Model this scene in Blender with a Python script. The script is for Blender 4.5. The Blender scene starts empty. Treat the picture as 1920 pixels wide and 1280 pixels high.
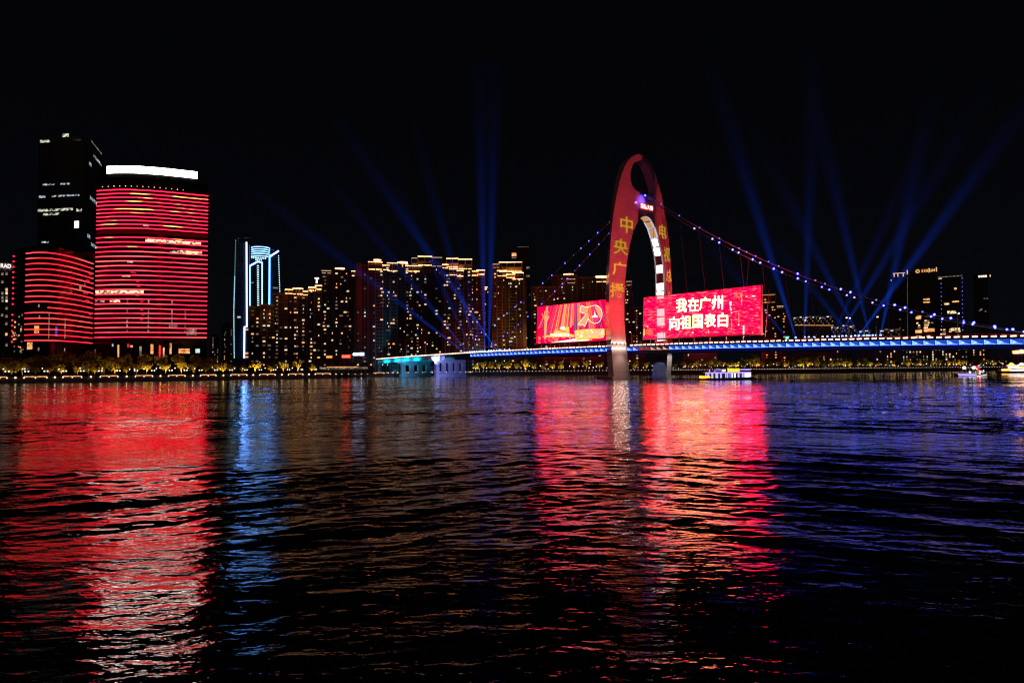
import bpy, math, random
import numpy as np
from mathutils import Vector, Matrix

random.seed(7)
scene = bpy.context.scene
COL = scene.collection
rad = math.radians

# ------------------------------------------------------------------ camera
FPX, HOR, CAMH, ROLL = 1280.0, 692.0, 5.5, 0.008
PITCH = math.atan((HOR - 640) / FPX)
Fw = np.array([0, math.cos(PITCH), math.sin(PITCH)])
_R0 = np.array([1.0, 0, 0])
_U0 = np.array([0, -math.sin(PITCH), math.cos(PITCH)])
Rt = math.cos(ROLL) * _R0 - math.sin(ROLL) * _U0
Up = math.cos(ROLL) * _U0 + math.sin(ROLL) * _R0
CP = np.array([0, 0, CAMH])
cd = bpy.data.cameras.new('camera')
cd.sensor_width = 36.0
cd.lens = 24.0
cd.clip_start = 0.5
cd.clip_end = 9000
cam = bpy.data.objects.new('camera', cd)
COL.objects.link(cam)
cam.matrix_world = Matrix(((Rt[0], Up[0], -Fw[0], CP[0]), (Rt[1], Up[1], -Fw[1], CP[1]),
                           (Rt[2], Up[2], -Fw[2], CP[2]), (0, 0, 0, 1)))
scene.camera = cam

# ------------------------------------------------------------------ night sky, exposure
world = bpy.data.worlds.new('World')
scene.world = world
world.use_nodes = True
wn = world.node_tree
bg = wn.nodes['Background']
sky = wn.nodes.new('ShaderNodeTexSky')
sky.sky_type = 'NISHITA'
sky.sun_disc = False
sky.sun_elevation = rad(-6)
sky.sun_rotation = rad(200)
bgd = wn.nodes.new('ShaderNodeBackground')
bgd.inputs['Color'].default_value = (0.55, 0.62, 1.0, 1)
gtc = wn.nodes.new('ShaderNodeTexCoord')
gsp = wn.nodes.new('ShaderNodeSeparateXYZ')
gmr = wn.nodes.new('ShaderNodeMapRange')
gmr.interpolation_type = 'SMOOTHSTEP'
gmr.inputs['From Max'].default_value = 0.38
gmr.inputs['To Min'].default_value = 0.0036
gmr.inputs['To Max'].default_value = 0.0020
wn.links.new(gtc.outputs['Generated'], gsp.inputs[0])
wn.links.new(gsp.outputs[2], gmr.inputs['Value'])
wn.links.new(gmr.outputs[0], bgd.inputs['Strength'])
addw = wn.nodes.new('ShaderNodeAddShader')
wn.links.new(sky.outputs['Color'], bg.inputs['Color'])
bg.inputs['Strength'].default_value = 0.0004
wn.links.new(bg.outputs[0], addw.inputs[0])
wn.links.new(bgd.outputs[0], addw.inputs[1])
wn.links.new(addw.outputs[0], wn.nodes['World Output'].inputs['Surface'])
scene.view_settings.view_transform = 'Standard'
scene.view_settings.look = 'None'
scene.view_settings.gamma = 1.0
scene.view_settings.exposure = 0.0
cy = scene.cycles
cy.max_bounces = 6
cy.diffuse_bounces = 2
cy.glossy_bounces = 3
cy.transmission_bounces = 2
cy.volume_bounces = 0
cy.transparent_max_bounces = 16
cy.sample_clamp_indirect = 6.0
cy.use_denoising = True
cy.use_light_tree = True
cy.pixel_filter_type = 'BLACKMAN_HARRIS'
cy.filter_width = 1.15
# the city's own glow behind the camera: a very weak, very wide warm light (no moon in the photograph)
gl = bpy.data.lights.new('city_glow', 'SUN')
gl.energy = 0.026
gl.angle = rad(70)
gl.color = (1.0, 0.62, 0.50)
go = bpy.data.objects.new('city_glow', gl)
COL.objects.link(go)
go.rotation_euler = Vector((0.25, 1.0, -0.45)).to_track_quat('-Z', 'Y').to_euler()


# ------------------------------------------------------------------ picture geometry helpers
def ray(px, py):
    return Fw + (px - 960) / FPX * Rt + (640 - py) / FPX * Up


def at(px, py, Y):
    d = ray(px, py)
    return CP + d * (Y / d[1])


def plane(px, py, P0, n):
    d = ray(px, py)
    return CP + d * (((np.array(P0, float) - CP) @ n) / (d @ n))


def projx(P):
    d = np.array(P, float) - CP
    return 960 + FPX * (d @ Rt) / (d @ Fw)


# ------------------------------------------------------------------ materials
def new_mat(name):
    m = bpy.data.materials.new(name)
    m.use_nodes = True
    nt = m.node_tree
    for n in list(nt.nodes):
        if n.type != 'OUTPUT_MATERIAL':
            nt.nodes.remove(n)
    return m, nt, [n for n in nt.nodes if n.type == 'OUTPUT_MATERIAL'][0]


def N(nt, kind, **kw):
    n = nt.nodes.new(kind)
    for k, v in kw.items():
        setattr(n, k, v)
    return n


def paint(name, col, rough=0.6, metal=0.0, var=0.25, scale=0.6, bump=0.0):
    m, nt, out = new_mat(name)
    p = N(nt, 'ShaderNodeBsdfPrincipled')
    tc = N(nt, 'ShaderNodeTexCoord')
    no = N(nt, 'ShaderNodeTexNoise')
    no.inputs['Scale'].default_value = scale
    no.inputs['Detail'].default_value = 5
    nt.links.new(tc.outputs['Object'], no.inputs['Vector'])
    mx = N(nt, 'ShaderNodeMix', data_type='RGBA')
    nt.links.new(no.outputs['Fac'], mx.inputs['Factor'])
    mx.inputs[6].default_value = tuple(c * (1 - var) for c in col) + (1,)
    mx.inputs[7].default_value = tuple(min(1, c * (1 + var)) for c in col) + (1,)
    nt.links.new(mx.outputs[2], p.inputs['Base Color'])
    p.inputs['Roughness'].default_value = rough
    p.inputs['Metallic'].default_value = metal
    if bump:
        b = N(nt, 'ShaderNodeBump')
        b.inputs['Strength'].default_value = bump
        nt.links.new(no.outputs['Fac'], b.inputs['Height'])
        nt.links.new(b.outputs[0], p.inputs['Normal'])
    nt.links.new(p.outputs[0], out.inputs['Surface'])
    return m


def glow(name, col, strength, sampling='NONE', col2=None, nscale=(0.1, 0.1, 0.1), lo=0.45, hi=0.6, vary=None):
    """Something that gives off light.  col2 mixes in a second lamp colour along the lamp by noise."""
    m, nt, out = new_mat(name)
    e = N(nt, 'ShaderNodeEmission')
    e.inputs['Strength'].default_value = strength
    e.inputs['Color'].default_value = tuple(col) + (1,)
    if col2 or vary:
        tc = N(nt, 'ShaderNodeTexCoord')
        mp = N(nt, 'ShaderNodeMapping')
        mp.inputs['Scale'].default_value = nscale
        nt.links.new(tc.outputs['Object'], mp.inputs['Vector'])
        no = N(nt, 'ShaderNodeTexNoise')
        no.inputs['Scale'].default_value = 1.0
        no.inputs['Detail'].default_value = 3
        nt.links.new(mp.outputs[0], no.inputs['Vector'])
        mr = N(nt, 'ShaderNodeMapRange')
        mr.inputs['From Min'].default_value = lo
        mr.inputs['From Max'].default_value = hi
        nt.links.new(no.outputs['Fac'], mr.inputs['Value'])
        if col2:
            mx = N(nt, 'ShaderNodeMix', data_type='RGBA')
            mx.inputs[6].default_value = tuple(col) + (1,)
            mx.inputs[7].default_value = tuple(col2) + (1,)
            nt.links.new(mr.outputs[0], mx.inputs['Factor'])
            nt.links.new(mx.outputs[2], e.inputs['Color'])
        if vary:
            mv = N(nt, 'ShaderNodeMapRange')
            mv.inputs['From Min'].default_value = lo
            mv.inputs['From Max'].default_value = hi
            mv.inputs['To Min'].default_value = strength * vary[0]
            mv.inputs['To Max'].default_value = strength * vary[1]
            nt.links.new(no.outputs['Fac'], mv.inputs['Value'])
            nt.links.new(mv.outputs[0], e.inputs['Strength'])
    nt.links.new(e.outputs[0], out.inputs['Surface'])
    m.cycles.emission_sampling = sampling
    return m


def facade(name, wall, glass, bw, bh, mortar=0.25, rough=0.5):
    """Wall bands round panes of dark glass, in metres of the building's own axes."""
    m, nt, out = new_mat(name)
    p = N(nt, 'ShaderNodeBsdfPrincipled')
    tc = N(nt, 'ShaderNodeTexCoord')
    sp = N(nt, 'ShaderNodeSeparateXYZ')
    nt.links.new(tc.outputs['Object'], sp.inputs[0])
    ad = N(nt, 'ShaderNodeMath', operation='ADD')
    nt.links.new(sp.outputs[0], ad.inputs[0])
    nt.links.new(sp.outputs[1], ad.inputs[1])
    cb = N(nt, 'ShaderNodeCombineXYZ')
    nt.links.new(ad.outputs[0], cb.inputs[0])
    nt.links.new(sp.outputs[2], cb.inputs[1])
    br = N(nt, 'ShaderNodeTexBrick')
    br.offset = 0.0
    br.inputs['Scale'].default_value = 1.0
    br.inputs['Brick Width'].default_value = bw
    br.inputs['Row Height'].default_value = bh
    br.inputs['Mortar Size'].default_value = mortar
    br.inputs['Color1'].default_value = tuple(glass) + (1,)
    br.inputs['Color2'].default_value = tuple(g * 1.5 for g in glass) + (1,)
    br.inputs['Mortar'].default_value = tuple(wall) + (1,)
    nt.links.new(cb.outputs[0], br.inputs['Vector'])
    no = N(nt, 'ShaderNodeTexNoise')
    no.inputs['Scale'].default_value = 0.15
    no.inputs['Detail'].default_value = 4
    nt.links.new(tc.outputs['Object'], no.inputs['Vector'])
    mr = N(nt, 'ShaderNodeMapRange')
    mr.inputs['To Min'].default_value = 0.6
    mr.inputs['To Max'].default_value = 1.3
    nt.links.new(no.outputs['Fac'], mr.inputs['Value'])
    vm = N(nt, 'ShaderNodeVectorMath', operation='SCALE')
    nt.links.new(br.outputs['Color'], vm.inputs[0])
    nt.links.new(mr.outputs[0], vm.inputs['Scale'])
    nt.links.new(vm.outputs[0], p.inputs['Base Color'])
    rr = N(nt, 'ShaderNodeMapRange')
    rr.inputs['To Min'].default_value = 0.12
    rr.inputs['To Max'].default_value = rough
    nt.links.new(br.outputs['Fac'], rr.inputs['Value'])
    nt.links.new(rr.outputs[0], p.inputs['Roughness'])
    nt.links.new(p.outputs[0], out.inputs['Surface'])
    return m


M = {}
M['concrete'] = paint('concrete', (0.36, 0.35, 0.34), 0.75, var=0.3, scale=0.25, bump=0.15)
M['tower_skin'] = facade('tower_skin', (0.40, 0.38, 0.38), (0.34, 0.325, 0.325), 8.0, 2.4, 0.06, 0.6)
for _n in M['tower_skin'].node_tree.nodes:
    if _n.type == 'TEX_BRICK':
        _n.inputs['Color2'].default_value = (0.36, 0.345, 0.345, 1)
M['dark_steel'] = paint('dark_steel', (0.08, 0.08, 0.09), 0.5, 0.4)
M['grey_steel'] = paint('grey_steel', (0.45, 0.44, 0.46), 0.45, 0.3)
M['cable_steel'] = paint('cable_steel', (0.26, 0.28, 0.42), 0.6)
M['hanger_steel'] = paint('hanger_steel', (0.022, 0.022, 0.026), 0.7)
M['white_paint'] = paint('white_paint', (0.75, 0.74, 0.74), 0.5, var=0.08)
M['asphalt'] = paint('asphalt', (0.05, 0.05, 0.05), 0.9)
M['paving'] = paint('paving', (0.16, 0.15, 0.14), 0.8)
M['earth'] = paint('earth', (0.05, 0.05, 0.045), 0.95)
M['wall_stone'] = paint('wall_stone', (0.09, 0.085, 0.08), 0.9, bump=0.2, scale=0.8)
M['bark'] = paint('bark', (0.10, 0.075, 0.05), 0.95, scale=3)
M['leaf_a'] = paint('leaf_a', (0.075, 0.085, 0.018), 0.7, var=0.5, scale=0.9)
M['leaf_b'] = paint('leaf_b', (0.05, 0.07, 0.02), 0.7, var=0.5, scale=0.9)
M['brown_wall'] = facade('brown_wall', (0.09, 0.055, 0.048), (0.045, 0.03, 0.03), 3.6, 3.1, 0.5, 0.8)
M['brown_plain'] = paint('brown_plain', (0.24, 0.12, 0.09), 0.85, var=0.35, scale=0.2)
M['balcony'] = paint('balcony', (0.14, 0.10, 0.09), 0.8)
M['cream'] = paint('cream', (0.55, 0.44, 0.33), 0.8, var=0.15)
M['glass_dark'] = facade('glass_dark', (0.05, 0.05, 0.055), (0.015, 0.017, 0.02), 1.5, 3.8, 0.12, 0.4)
M['glass_red'] = facade('glass_red', (0.016, 0.011, 0.012), (0.007, 0.006, 0.007), 2.2, 3.14, 0.10, 0.6)
for _n in M['glass_red'].node_tree.nodes:
    if _n.type == 'BSDF_PRINCIPLED':
        _n.inputs['Specular IOR Level'].default_value = 0.15
M['grey_block'] = facade('grey_block', (0.20, 0.19, 0.20), (0.04, 0.04, 0.05), 3.2, 3.2, 0.7, 0.7)
M['hull_dark'] = paint('hull_dark', (0.02, 0.022, 0.05), 0.4)
M['hull_white'] = paint('hull_white', (0.7, 0.7, 0.75), 0.35, var=0.1)
M['red_tone'] = paint('red_tone', (0.5, 0.02, 0.02), 0.5)

# lamps, screens, lit windows, and surfaces given a glow that are no lamps
M['red_line'] = glow('red_line', (1, 0.006, 0.024), 10.0, 'FRONT', col2=(0.8, 0.22, 0.05), nscale=(0.055, 0.055, 0.33), lo=0.58, hi=0.70, vary=None)
M['red_line_low'] = glow('red_line_low', (1, 0.006, 0.024), 10.0, 'FRONT', col2=(1, 0.034, 0.042), nscale=(0.03, 0.03, 0.1), lo=0.45, hi=0.62)
M['red_line_block'] = glow('red_line_block', (1, 0.006, 0.016), 6.5, 'FRONT', col2=(1, 0.03, 0.03), nscale=(0.03, 0.03, 0.1), lo=0.45, hi=0.62)
M['red_dim'] = glow('red_dim', (1, 0.01, 0.02), 0.05)
M['red_dot'] = glow('red_dot', (1, 0.02, 0.06), 2.5)
M['white_sign'] = glow('white_sign', (1, 0.86, 0.78), 16.0, 'FRONT', vary=(0.75, 1.1), nscale=(0.2, 0.2, 0.05))
M['win_warm'] = glow('win_warm', (1, 0.44, 0.15), 1.2, vary=(0.35, 1.5), nscale=(0.37, 0.37, 0.31), lo=0.35, hi=0.65)
M['win_white'] = glow('win_white', (1, 0.74, 0.46), 1.1, vary=(0.3, 1.5), nscale=(0.41, 0.41, 0.29), lo=0.35, hi=0.65)
M['win_cool'] = glow('win_cool', (0.72, 0.95, 0.92), .8, vary=(0.25, 1.5), nscale=(0.33, 0.33, 0.27), lo=0.35, hi=0.65)
M['win_orange'] = glow('win_orange', (1, 0.38, 0.12), 1.3, vary=(0.3, 1.4), nscale=(0.33, 0.33, 0.37), lo=0.35, hi=0.65)
M['win_faint'] = glow('win_faint', (1, 0.6, 0.4), 0.09, vary=(0.4, 1.5), nscale=(0.3, 0.3, 0.3))
M['win_dim'] = glow('win_dim', (1, 0.75, 0.55), 0.22, vary=(0.4, 1.5), nscale=(0.3, 0.3, 0.3))
M['office_row'] = glow('office_row', (1, 0.66, 0.34), 1.4, vary=(0.12, 1.6), nscale=(0.42, 0.42, 0.8), lo=0.42, hi=0.6)
M['office_dim'] = glow('office_dim', (0.95, 0.95, 0.75), 0.55, vary=(0.0, 1.6), nscale=(0.35, 0.35, 0.5), lo=0.4, hi=0.62)
M['office_blue'] = glow('office_blue', (0.7, 0.85, 1.0), 0.5, vary=(0.0, 1.6), nscale=(0.4, 0.4, 0.5), lo=0.42, hi=0.62)
M['crown'] = glow('crown', (1, 0.36, 0.11), 13.0, 'FRONT', vary=(0.4, 1.3), nscale=(0.15, 0.15, 0.3), lo=0.35, hi=0.65)
M['crown_soft'] = glow('crown_soft', (1, 0.62, 0.38), 0.9, 'FRONT')
M['led_white'] = glow('led_white', (0.12, 0.33, 1.0), 14.0, 'FRONT')
M['led_dot'] = glow('led_dot', (0.45, 0.80, 1.0), 2.4)
M['led_green'] = glow('led_green', (0.25, 0.75, 0.75), 0.6)
M['led_stripe'] = glow('led_stripe', (0.18, 0.46, 1.0), 5.0)
M['deck_lamp'] = glow('deck_lamp', (1, 0.74, 0.52), 4.0)
M['blue_panel'] = glow('blue_panel', (0.045, 0.095, 1.0), 12.0, 'FRONT', vary=(0.25, 1.15), nscale=(0.5, 0.5, 0.6), lo=0.35, hi=0.62)
M['blue_deep'] = glow('blue_deep', (0.02, 0.09, 0.7), 0.8)
M['red_panel'] = glow('red_panel', (1, 0.03, 0.06), 0.55)
M['pink_panel'] = glow('pink_panel', (1, 0.42, 0.38), 0.9)
M['beam_white'] = glow('beam_white', (0.45, 0.5, 1.0), 3.0, 'FRONT')
M['cable_lamp'] = glow('cable_lamp', (0.035, 0.035, 1.0), 26.0)
M['cable_lamp_small'] = glow('cable_lamp_small', (0.14, 0.13, 1.0), 2.5)
M['warm_lamp'] = glow('warm_lamp', (1, 0.72, 0.42), 4.0)
M['warm_strip'] = glow('warm_strip', (1, 0.42, 0.15), 1.0, vary=(0.5, 1.3), nscale=(0.6, 0.6, 0.6), lo=0.35, hi=0.65)
M['white_lamp'] = glow('white_lamp', (1, 0.82, 0.66), 1.9)
M['roof_pink'] = glow('roof_pink', (1, 0.6, 0.5), 0.8)
M['pink_lamp'] = glow('pink_lamp', (1, 0.55, 0.45), 4.0)
M['box_lit'] = glow('box_lit', (1, 0.84, 0.76), 4.5, 'FRONT')
M['box_tan'] = glow('box_tan', (1, 0.52, 0.22), 0.55)
M['frame_lit'] = glow('frame_lit', (0.75, 0.72, 1.0), 0.75)
M['frame_soft'] = glow('frame_soft', (0.9, 0.72, 0.75), 0.28)
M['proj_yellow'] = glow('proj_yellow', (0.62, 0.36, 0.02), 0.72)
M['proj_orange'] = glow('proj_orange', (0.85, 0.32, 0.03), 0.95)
M['name_white'] = glow('name_white', (1, 0.42, 0.36), 3.5)
M['name_red'] = glow('name_red', (1, 0.01, 0.02), 0.8)
M['scr_text'] = glow('scr_text', (1, 0.60, 0.20), 9.0)
M['scr_orange'] = glow('scr_orange', (1, 0.055, 0.018), 4.5)
M['scr_salmon'] = glow('scr_salmon', (1, 0.095, 0.04), 4.5)
M['scr_purple'] = glow('scr_purple', (0.17, 0.07, 0.22), 0.9)
M['scr_purple2'] = glow('scr_purple2', (0.25, 0.02, 0.10), 0.9)
M['scr_deep'] = glow('scr_deep', (0.75, 0.0, 0.02), 1.8)
M['scr_magenta'] = glow('scr_magenta', (0.8, 0.03, 0.16), 1.6)
M['scr_yellow'] = glow('scr_yellow', (1, 0.30, 0.05), 2.4)
M['scr_white'] = glow('scr_white', (1, 0.80, 0.70), 1.7)
M['scr_blue'] = glow('scr_blue', (0.45, 0.55, 0.8), 0.9)
M['boat_violet'] = glow('boat_violet', (0.42, 0.33, 1.0), 1.5)
M['boat_white'] = glow('boat_white', (0.92, 0.88, 1.0), 1.5)
M['boat_yellow'] = glow('boat_yellow', (1, 0.60, 0.03), 2.0)
M['boat_gold'] = glow('boat_gold', (1, 0.50, 0.10), 2.4)
M['boat_red'] = glow('boat_red', (1, 0.03, 0.05), 1.6)
M['boat_green'] = glow('boat_green', (0.1, 0.8, 0.15), 0.9)
M['boat_pink'] = glow('boat_pink', (1, 0.15, 0.6), 1.6)
M['neon_red'] = glow('neon_red', (1, 0.02, 0.02), 3.0)
M['neon_orange'] = glow('neon_orange', (1, 0.22, 0.04), 2.0)
M['sign_blue'] = glow('sign_blue', (0.55, 0.62, 1.0), 3.0)
M['gold_sign'] = glow('gold_sign', (1, 0.48, 0.13), 1.0)
M['green_lamp'] = glow('green_lamp', (0.1, 0.9, 0.4), 2.5)
M['light_blue_lamp'] = glow('light_blue_lamp', (0.10, 0.28, 1.0), 14.0)
M['teal_glow'] = glow('teal_glow', (0.0, 0.42, 0.62), 0.8)


def screen_mat():
    """Wall of red diodes with diagonal streaks of lighter ones; a mesh screen, so a little see-through."""
    m, nt, out = new_mat('led_red_streaks')
    tc = N(nt, 'ShaderNodeTexCoord')
    mp = N(nt, 'ShaderNodeMapping')
    mp.inputs['Rotation'].default_value = (0, rad(-17), 0)
    mp.inputs['Scale'].default_value = (0.20, 1.0, 1.15)
    nt.links.new(tc.outputs['Object'], mp.inputs['Vector'])
    no = N(nt, 'ShaderNodeTexNoise')
    no.inputs['Scale'].default_value = 1.15
    no.inputs['Detail'].default_value = 6
    no.inputs['Roughness'].default_value = 0.7
    no.inputs['Distortion'].default_value = 0.35
    nt.links.new(mp.outputs[0], no.inputs['Vector'])
    mr = N(nt, 'ShaderNodeMapRange')
    mr.inputs['From Min'].default_value = 0.54
    mr.inputs['From Max'].default_value = 0.70
    nt.links.new(no.outputs['Fac'], mr.inputs['Value'])
    rp = N(nt, 'ShaderNodeMix', data_type='RGBA')
    rp.inputs[6].default_value = (1.0, 0.0, 0.016, 1)
    rp.inputs[7].default_value = (1.0, 0.10, 0.075, 1)
    nt.links.new(mr.outputs[0], rp.inputs['Factor'])
    e = N(nt, 'ShaderNodeEmission')
    e.inputs['Strength'].default_value = 7.0
    nt.links.new(rp.outputs[2], e.inputs['Color'])
    t = N(nt, 'ShaderNodeBsdfTransparent')
    ms = N(nt, 'ShaderNodeMixShader')
    ms.inputs[0].default_value = 0.16
    nt.links.new(e.outputs[0], ms.inputs[1])
    nt.links.new(t.outputs[0], ms.inputs[2])
    nt.links.new(ms.outputs[0], out.inputs['Surface'])
    m.cycles.emission_sampling = 'FRONT'
    return m


M['scr_red'] = screen_mat()
M['scr_base'] = glow('scr_base', (1.0, 0.0, 0.011), 8.0, 'FRONT', col2=(0.3, 0.0, 0.01), nscale=(0.3, 0.3, 0.12), lo=0.42, hi=0.6)


# ------------------------------------------------------------------ mesh builder
class MB:
    def __init__(s):
        s.v, s.f, s.m, s.mats = [], [], [], []

    def mi(s, mat):
        if mat not in s.mats:
            s.mats.append(mat)
        return s.mats.index(mat)

    def poly(s, pts, mat):
        b = len(s.v)
        s.v += [tuple(p) for p in pts]
        s.f.append(tuple(range(b, b + len(pts))))
        s.m.append(s.mi(mat))

    def box(s, x0, x1, y0, y1, z0, z1, mat):
        b = len(s.v)
        s.v += [(x, y, z) for z in (z0, z1) for y in (y0, y1) for x in (x0, x1)]
        k = s.mi(mat)
        for q in ((0, 2, 3, 1), (4, 5, 7, 6), (0, 1, 5, 4), (2, 6, 7, 3), (0, 4, 6, 2), (1, 3, 7, 5)):
            s.f.append(tuple(b + i for i in q))
            s.m.append(k)

    def prism(s, pts, vec, mat):
        """closed solid: outline pts (3-D, planar) pushed along vec"""
        n = len(pts)
        b = len(s.v)
        vec = np.array(vec)
        s.v += [tuple(p) for p in pts] + [tuple(np.array(p) + vec) for p in pts]
        k = s.mi(mat)
        s.f.append(tuple(b + i for i in range(n - 1, -1, -1)))
        s.f.append(tuple(b + n + i for i in range(n)))
        for i in range(n):
            j = (i + 1) % n
            s.f.append((b + i, b + j, b + n + j, b + n + i))
        s.m += [k] * (n + 2)

    def tube(s, path, r, mat, n=6, cap=True):
        path = [np.array(p, float) for p in path]
        rs = r if isinstance(r, (list, tuple)) else [r] * len(path)
        k = s.mi(mat)
        b = len(s.v)
        for i, p in enumerate(path):
            t = path[min(i + 1, len(path) - 1)] - path[max(i - 1, 0)]
            t = t / (np.linalg.norm(t) + 1e-9)
            ref = np.array([0, 0, 1.0]) if abs(t[2]) < 0.9 else np.array([1.0, 0, 0])
            x = np.cross(t, ref)
            x /= np.linalg.norm(x)
            y = np.cross(t, x)
            for j in range(n):
                a = 2 * math.pi * j / n
                s.v.append(tuple(p + rs[i] * (math.cos(a) * x + math.sin(a) * y)))
        for i in range(len(path) - 1):
            for j in range(n):
                q = (j + 1) % n
                s.f.append((b + i * n + j, b + i * n + q, b + (i + 1) * n + q, b + (i + 1) * n + j))
                s.m.append(k)
        if cap:
            s.f.append(tuple(b + j for j in range(n - 1, -1, -1)))
            e = b + (len(path) - 1) * n
            s.f.append(tuple(e + j for j in range(n)))
            s.m += [k, k]

    def ball(s, c, r, mat, n=8, m=5, sz=1.0):
        b = len(s.v)
        k = s.mi(mat)
        for i in range(m + 1):
            th = math.pi * i / m
            for j in range(n):
                a = 2 * math.pi * j / n
                s.v.append((c[0] + r * math.sin(th) * math.cos(a), c[1] + r * math.sin(th) * math.sin(a), c[2] + sz * r * math.cos(th)))
        for i in range(m):
            for j in range(n):
                q = (j + 1) % n
                s.f.append((b + i * n + j, b + (i + 1) * n + j, b + (i + 1) * n + q, b + i * n + q))
                s.m.append(k)

    def mesh(s, name):
        me = bpy.data.meshes.new(name)
        me.from_pydata(s.v, [], s.f)
        for mt in s.mats:
            me.materials.append(M[mt])
        me.polygons.foreach_set('material_index', s.m)
        me.update()
        return me

    def build(s, name, parent=None, loc=None, rot=None):
        return place(s.mesh(name), name, parent, loc, rot)


def place(me, name, parent=None, loc=None, rot=None):
    o = bpy.data.objects.new(name, me)
    COL.objects.link(o)
    if parent is not None:
        o.parent = parent
    if loc is not None:
        o.location = tuple(float(c) for c in loc)
    if rot is not None:
        o.rotation_euler = rot
    return o


def tag(o, label=None, cat=None, group=None, kind=None):
    if label:
        o['label'] = label
    if cat:
        o['category'] = cat
    if group:
        o['group'] = group
    if kind:
        o['kind'] = kind
    return o


def thing(name, label, cat, loc=(0, 0, 0), rz=0.0, group=None):
    o = bpy.data.objects.new(name, None)
    o.empty_display_size = 1
    COL.objects.link(o)
    o.location = tuple(float(c) for c in loc)
    o.rotation_euler = (0, 0, rz)
    return tag(o, label, cat, group)


def lamp(name, kind, loc, col, watt, parent=None, aim=None, size=None, blend=0.3, soft=0.3):
    l = bpy.data.lights.new(name, kind)
    l.color = col
    l.energy = watt
    l.shadow_soft_size = soft
    o = bpy.data.objects.new(name, l)
    COL.objects.link(o)
    o.location = tuple(float(c) for c in loc)
    if aim is not None:
        d = Vector(tuple(float(c) for c in aim)) - o.location
        o.rotation_euler = d.to_track_quat('-Z', 'Y').to_euler()
    if kind == 'SPOT':
        l.spot_size = size
        l.spot_blend = blend
    if parent is not None:
        o.parent = parent
    return o


def glyph_mesh(text, bold=0.012):
    """flat outline mesh of some characters in a unit box, (x 0..1, y 0..1)"""
    c = bpy.data.curves.new('writing', 'FONT')
    c.body = text
    c.size = 1.0
    c.offset = bold
    c.resolution_u = 3
    o = bpy.data.objects.new('writing', c)
    COL.objects.link(o)
    me = bpy.data.meshes.new_from_object(o)
    bpy.data.objects.remove(o)
    bpy.data.curves.remove(c)
    v = np.array([x.co[:] for x in me.vertices])
    fs = [tuple(p.vertices) for p in me.polygons]
    bpy.data.meshes.remove(me)
    lo, hi = v.min(0), v.max(0)
    return (v[:, 0] - lo[0]) / (hi[0] - lo[0]), (v[:, 1] - lo[1]) / (hi[1] - lo[1]), fs


def write(mb, text, P, mat, bold=0.012, thick=None):
    """letters mapped with P(x, y) -> 3-D point; thick = a vector for real depth"""
    x, y, fs = glyph_mesh(text, bold)
    b = len(mb.v)
    k = mb.mi(mat)
    pts = [np.array(P(i, j)) for i, j in zip(x, y)]
    mb.v += [tuple(p) for p in pts]
    n = len(pts)
    mb.f += [tuple(b + i for i in q) for q in fs]
    mb.m += [k] * len(fs)
    if thick is not None:
        th = np.array(thick)
        mb.v += [tuple(p - th) for p in pts]
        edges = {}
        for q in fs:
            for i in range(len(q)):
                e = (q[i], q[(i + 1) % len(q)])
                if (e[1], e[0]) in edges:
                    del edges[(e[1], e[0])]
                else:
                    edges[e] = 1
        for (i, j) in edges:
            mb.f.append((b + i, b + n + i, b + n + j, b + j))
            mb.m.append(k)
        mb.f += [tuple(b + n + i for i in reversed(q)) for q in fs]
        mb.m += [k] * len(fs)


def strokes(mb, P, mat, n, rnd):
    """a run of n unreadable glyph-like marks (the photograph's own are too small to read)"""
    for i in range(n):
        x0, w = i / n, 0.8 / n
        for q in range(3):
            y = rnd.uniform(0.05, 0.85)
            mb.poly([P(x0, y), P(x0 + w, y), P(x0 + w, y + 0.13), P(x0, y + 0.13)], mat)
        for q in range(2):
            x = x0 + rnd.uniform(0, 0.75) * w
            mb.poly([P(x, 0), P(x + 0.22 * w, 0), P(x + 0.22 * w, 1), P(x, 1)], mat)


# ------------------------------------------------------------------ river, land
BANK = [(-900, 60), (-400, 262), (-258, 385), (-150, 478), (-118, 560), (-100, 602), (-40, 612), (88, 604), (150, 610), (487, 760), (900, 950), (1900, 1400)]
GZ = 3.0


def bank_offset(off):
    out = []
    for i, p in enumerate(BANK):
        a = np.array(BANK[max(i - 1, 0)], float)
        b = np.array(BANK[min(i + 1, len(BANK) - 1)], float)
        t = (b - a) / np.linalg.norm(b - a)
        out.append(np.array(p, float) + off * np.array([-t[1], t[0]]))
    return out


def bank_px(px, off=0.0, z=GZ):
    """the point off metres inland from the river wall that the photograph shows in column px"""
    pts = bank_offset(off)
    for i in range(len(pts) - 1):
        A, B = np.append(pts[i], z), np.append(pts[i + 1], z)
        if A[1] < 20 or B[1] < 20:
            continue
        xa, xb = projx(A), projx(B)
        if (xa - px) * (xb - px) <= 0 and xa != xb:
            lo, hi = 0.0, 1.0
            for _ in range(40):
                mid = (lo + hi) / 2
                if (projx(A + (B - A) * mid) - px) * (xa - px) > 0:
                    lo = mid
                else:
                    hi = mid
            return A + (B - A) * lo, (B - A) / np.linalg.norm(B - A)
    raise ValueError(px)


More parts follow.
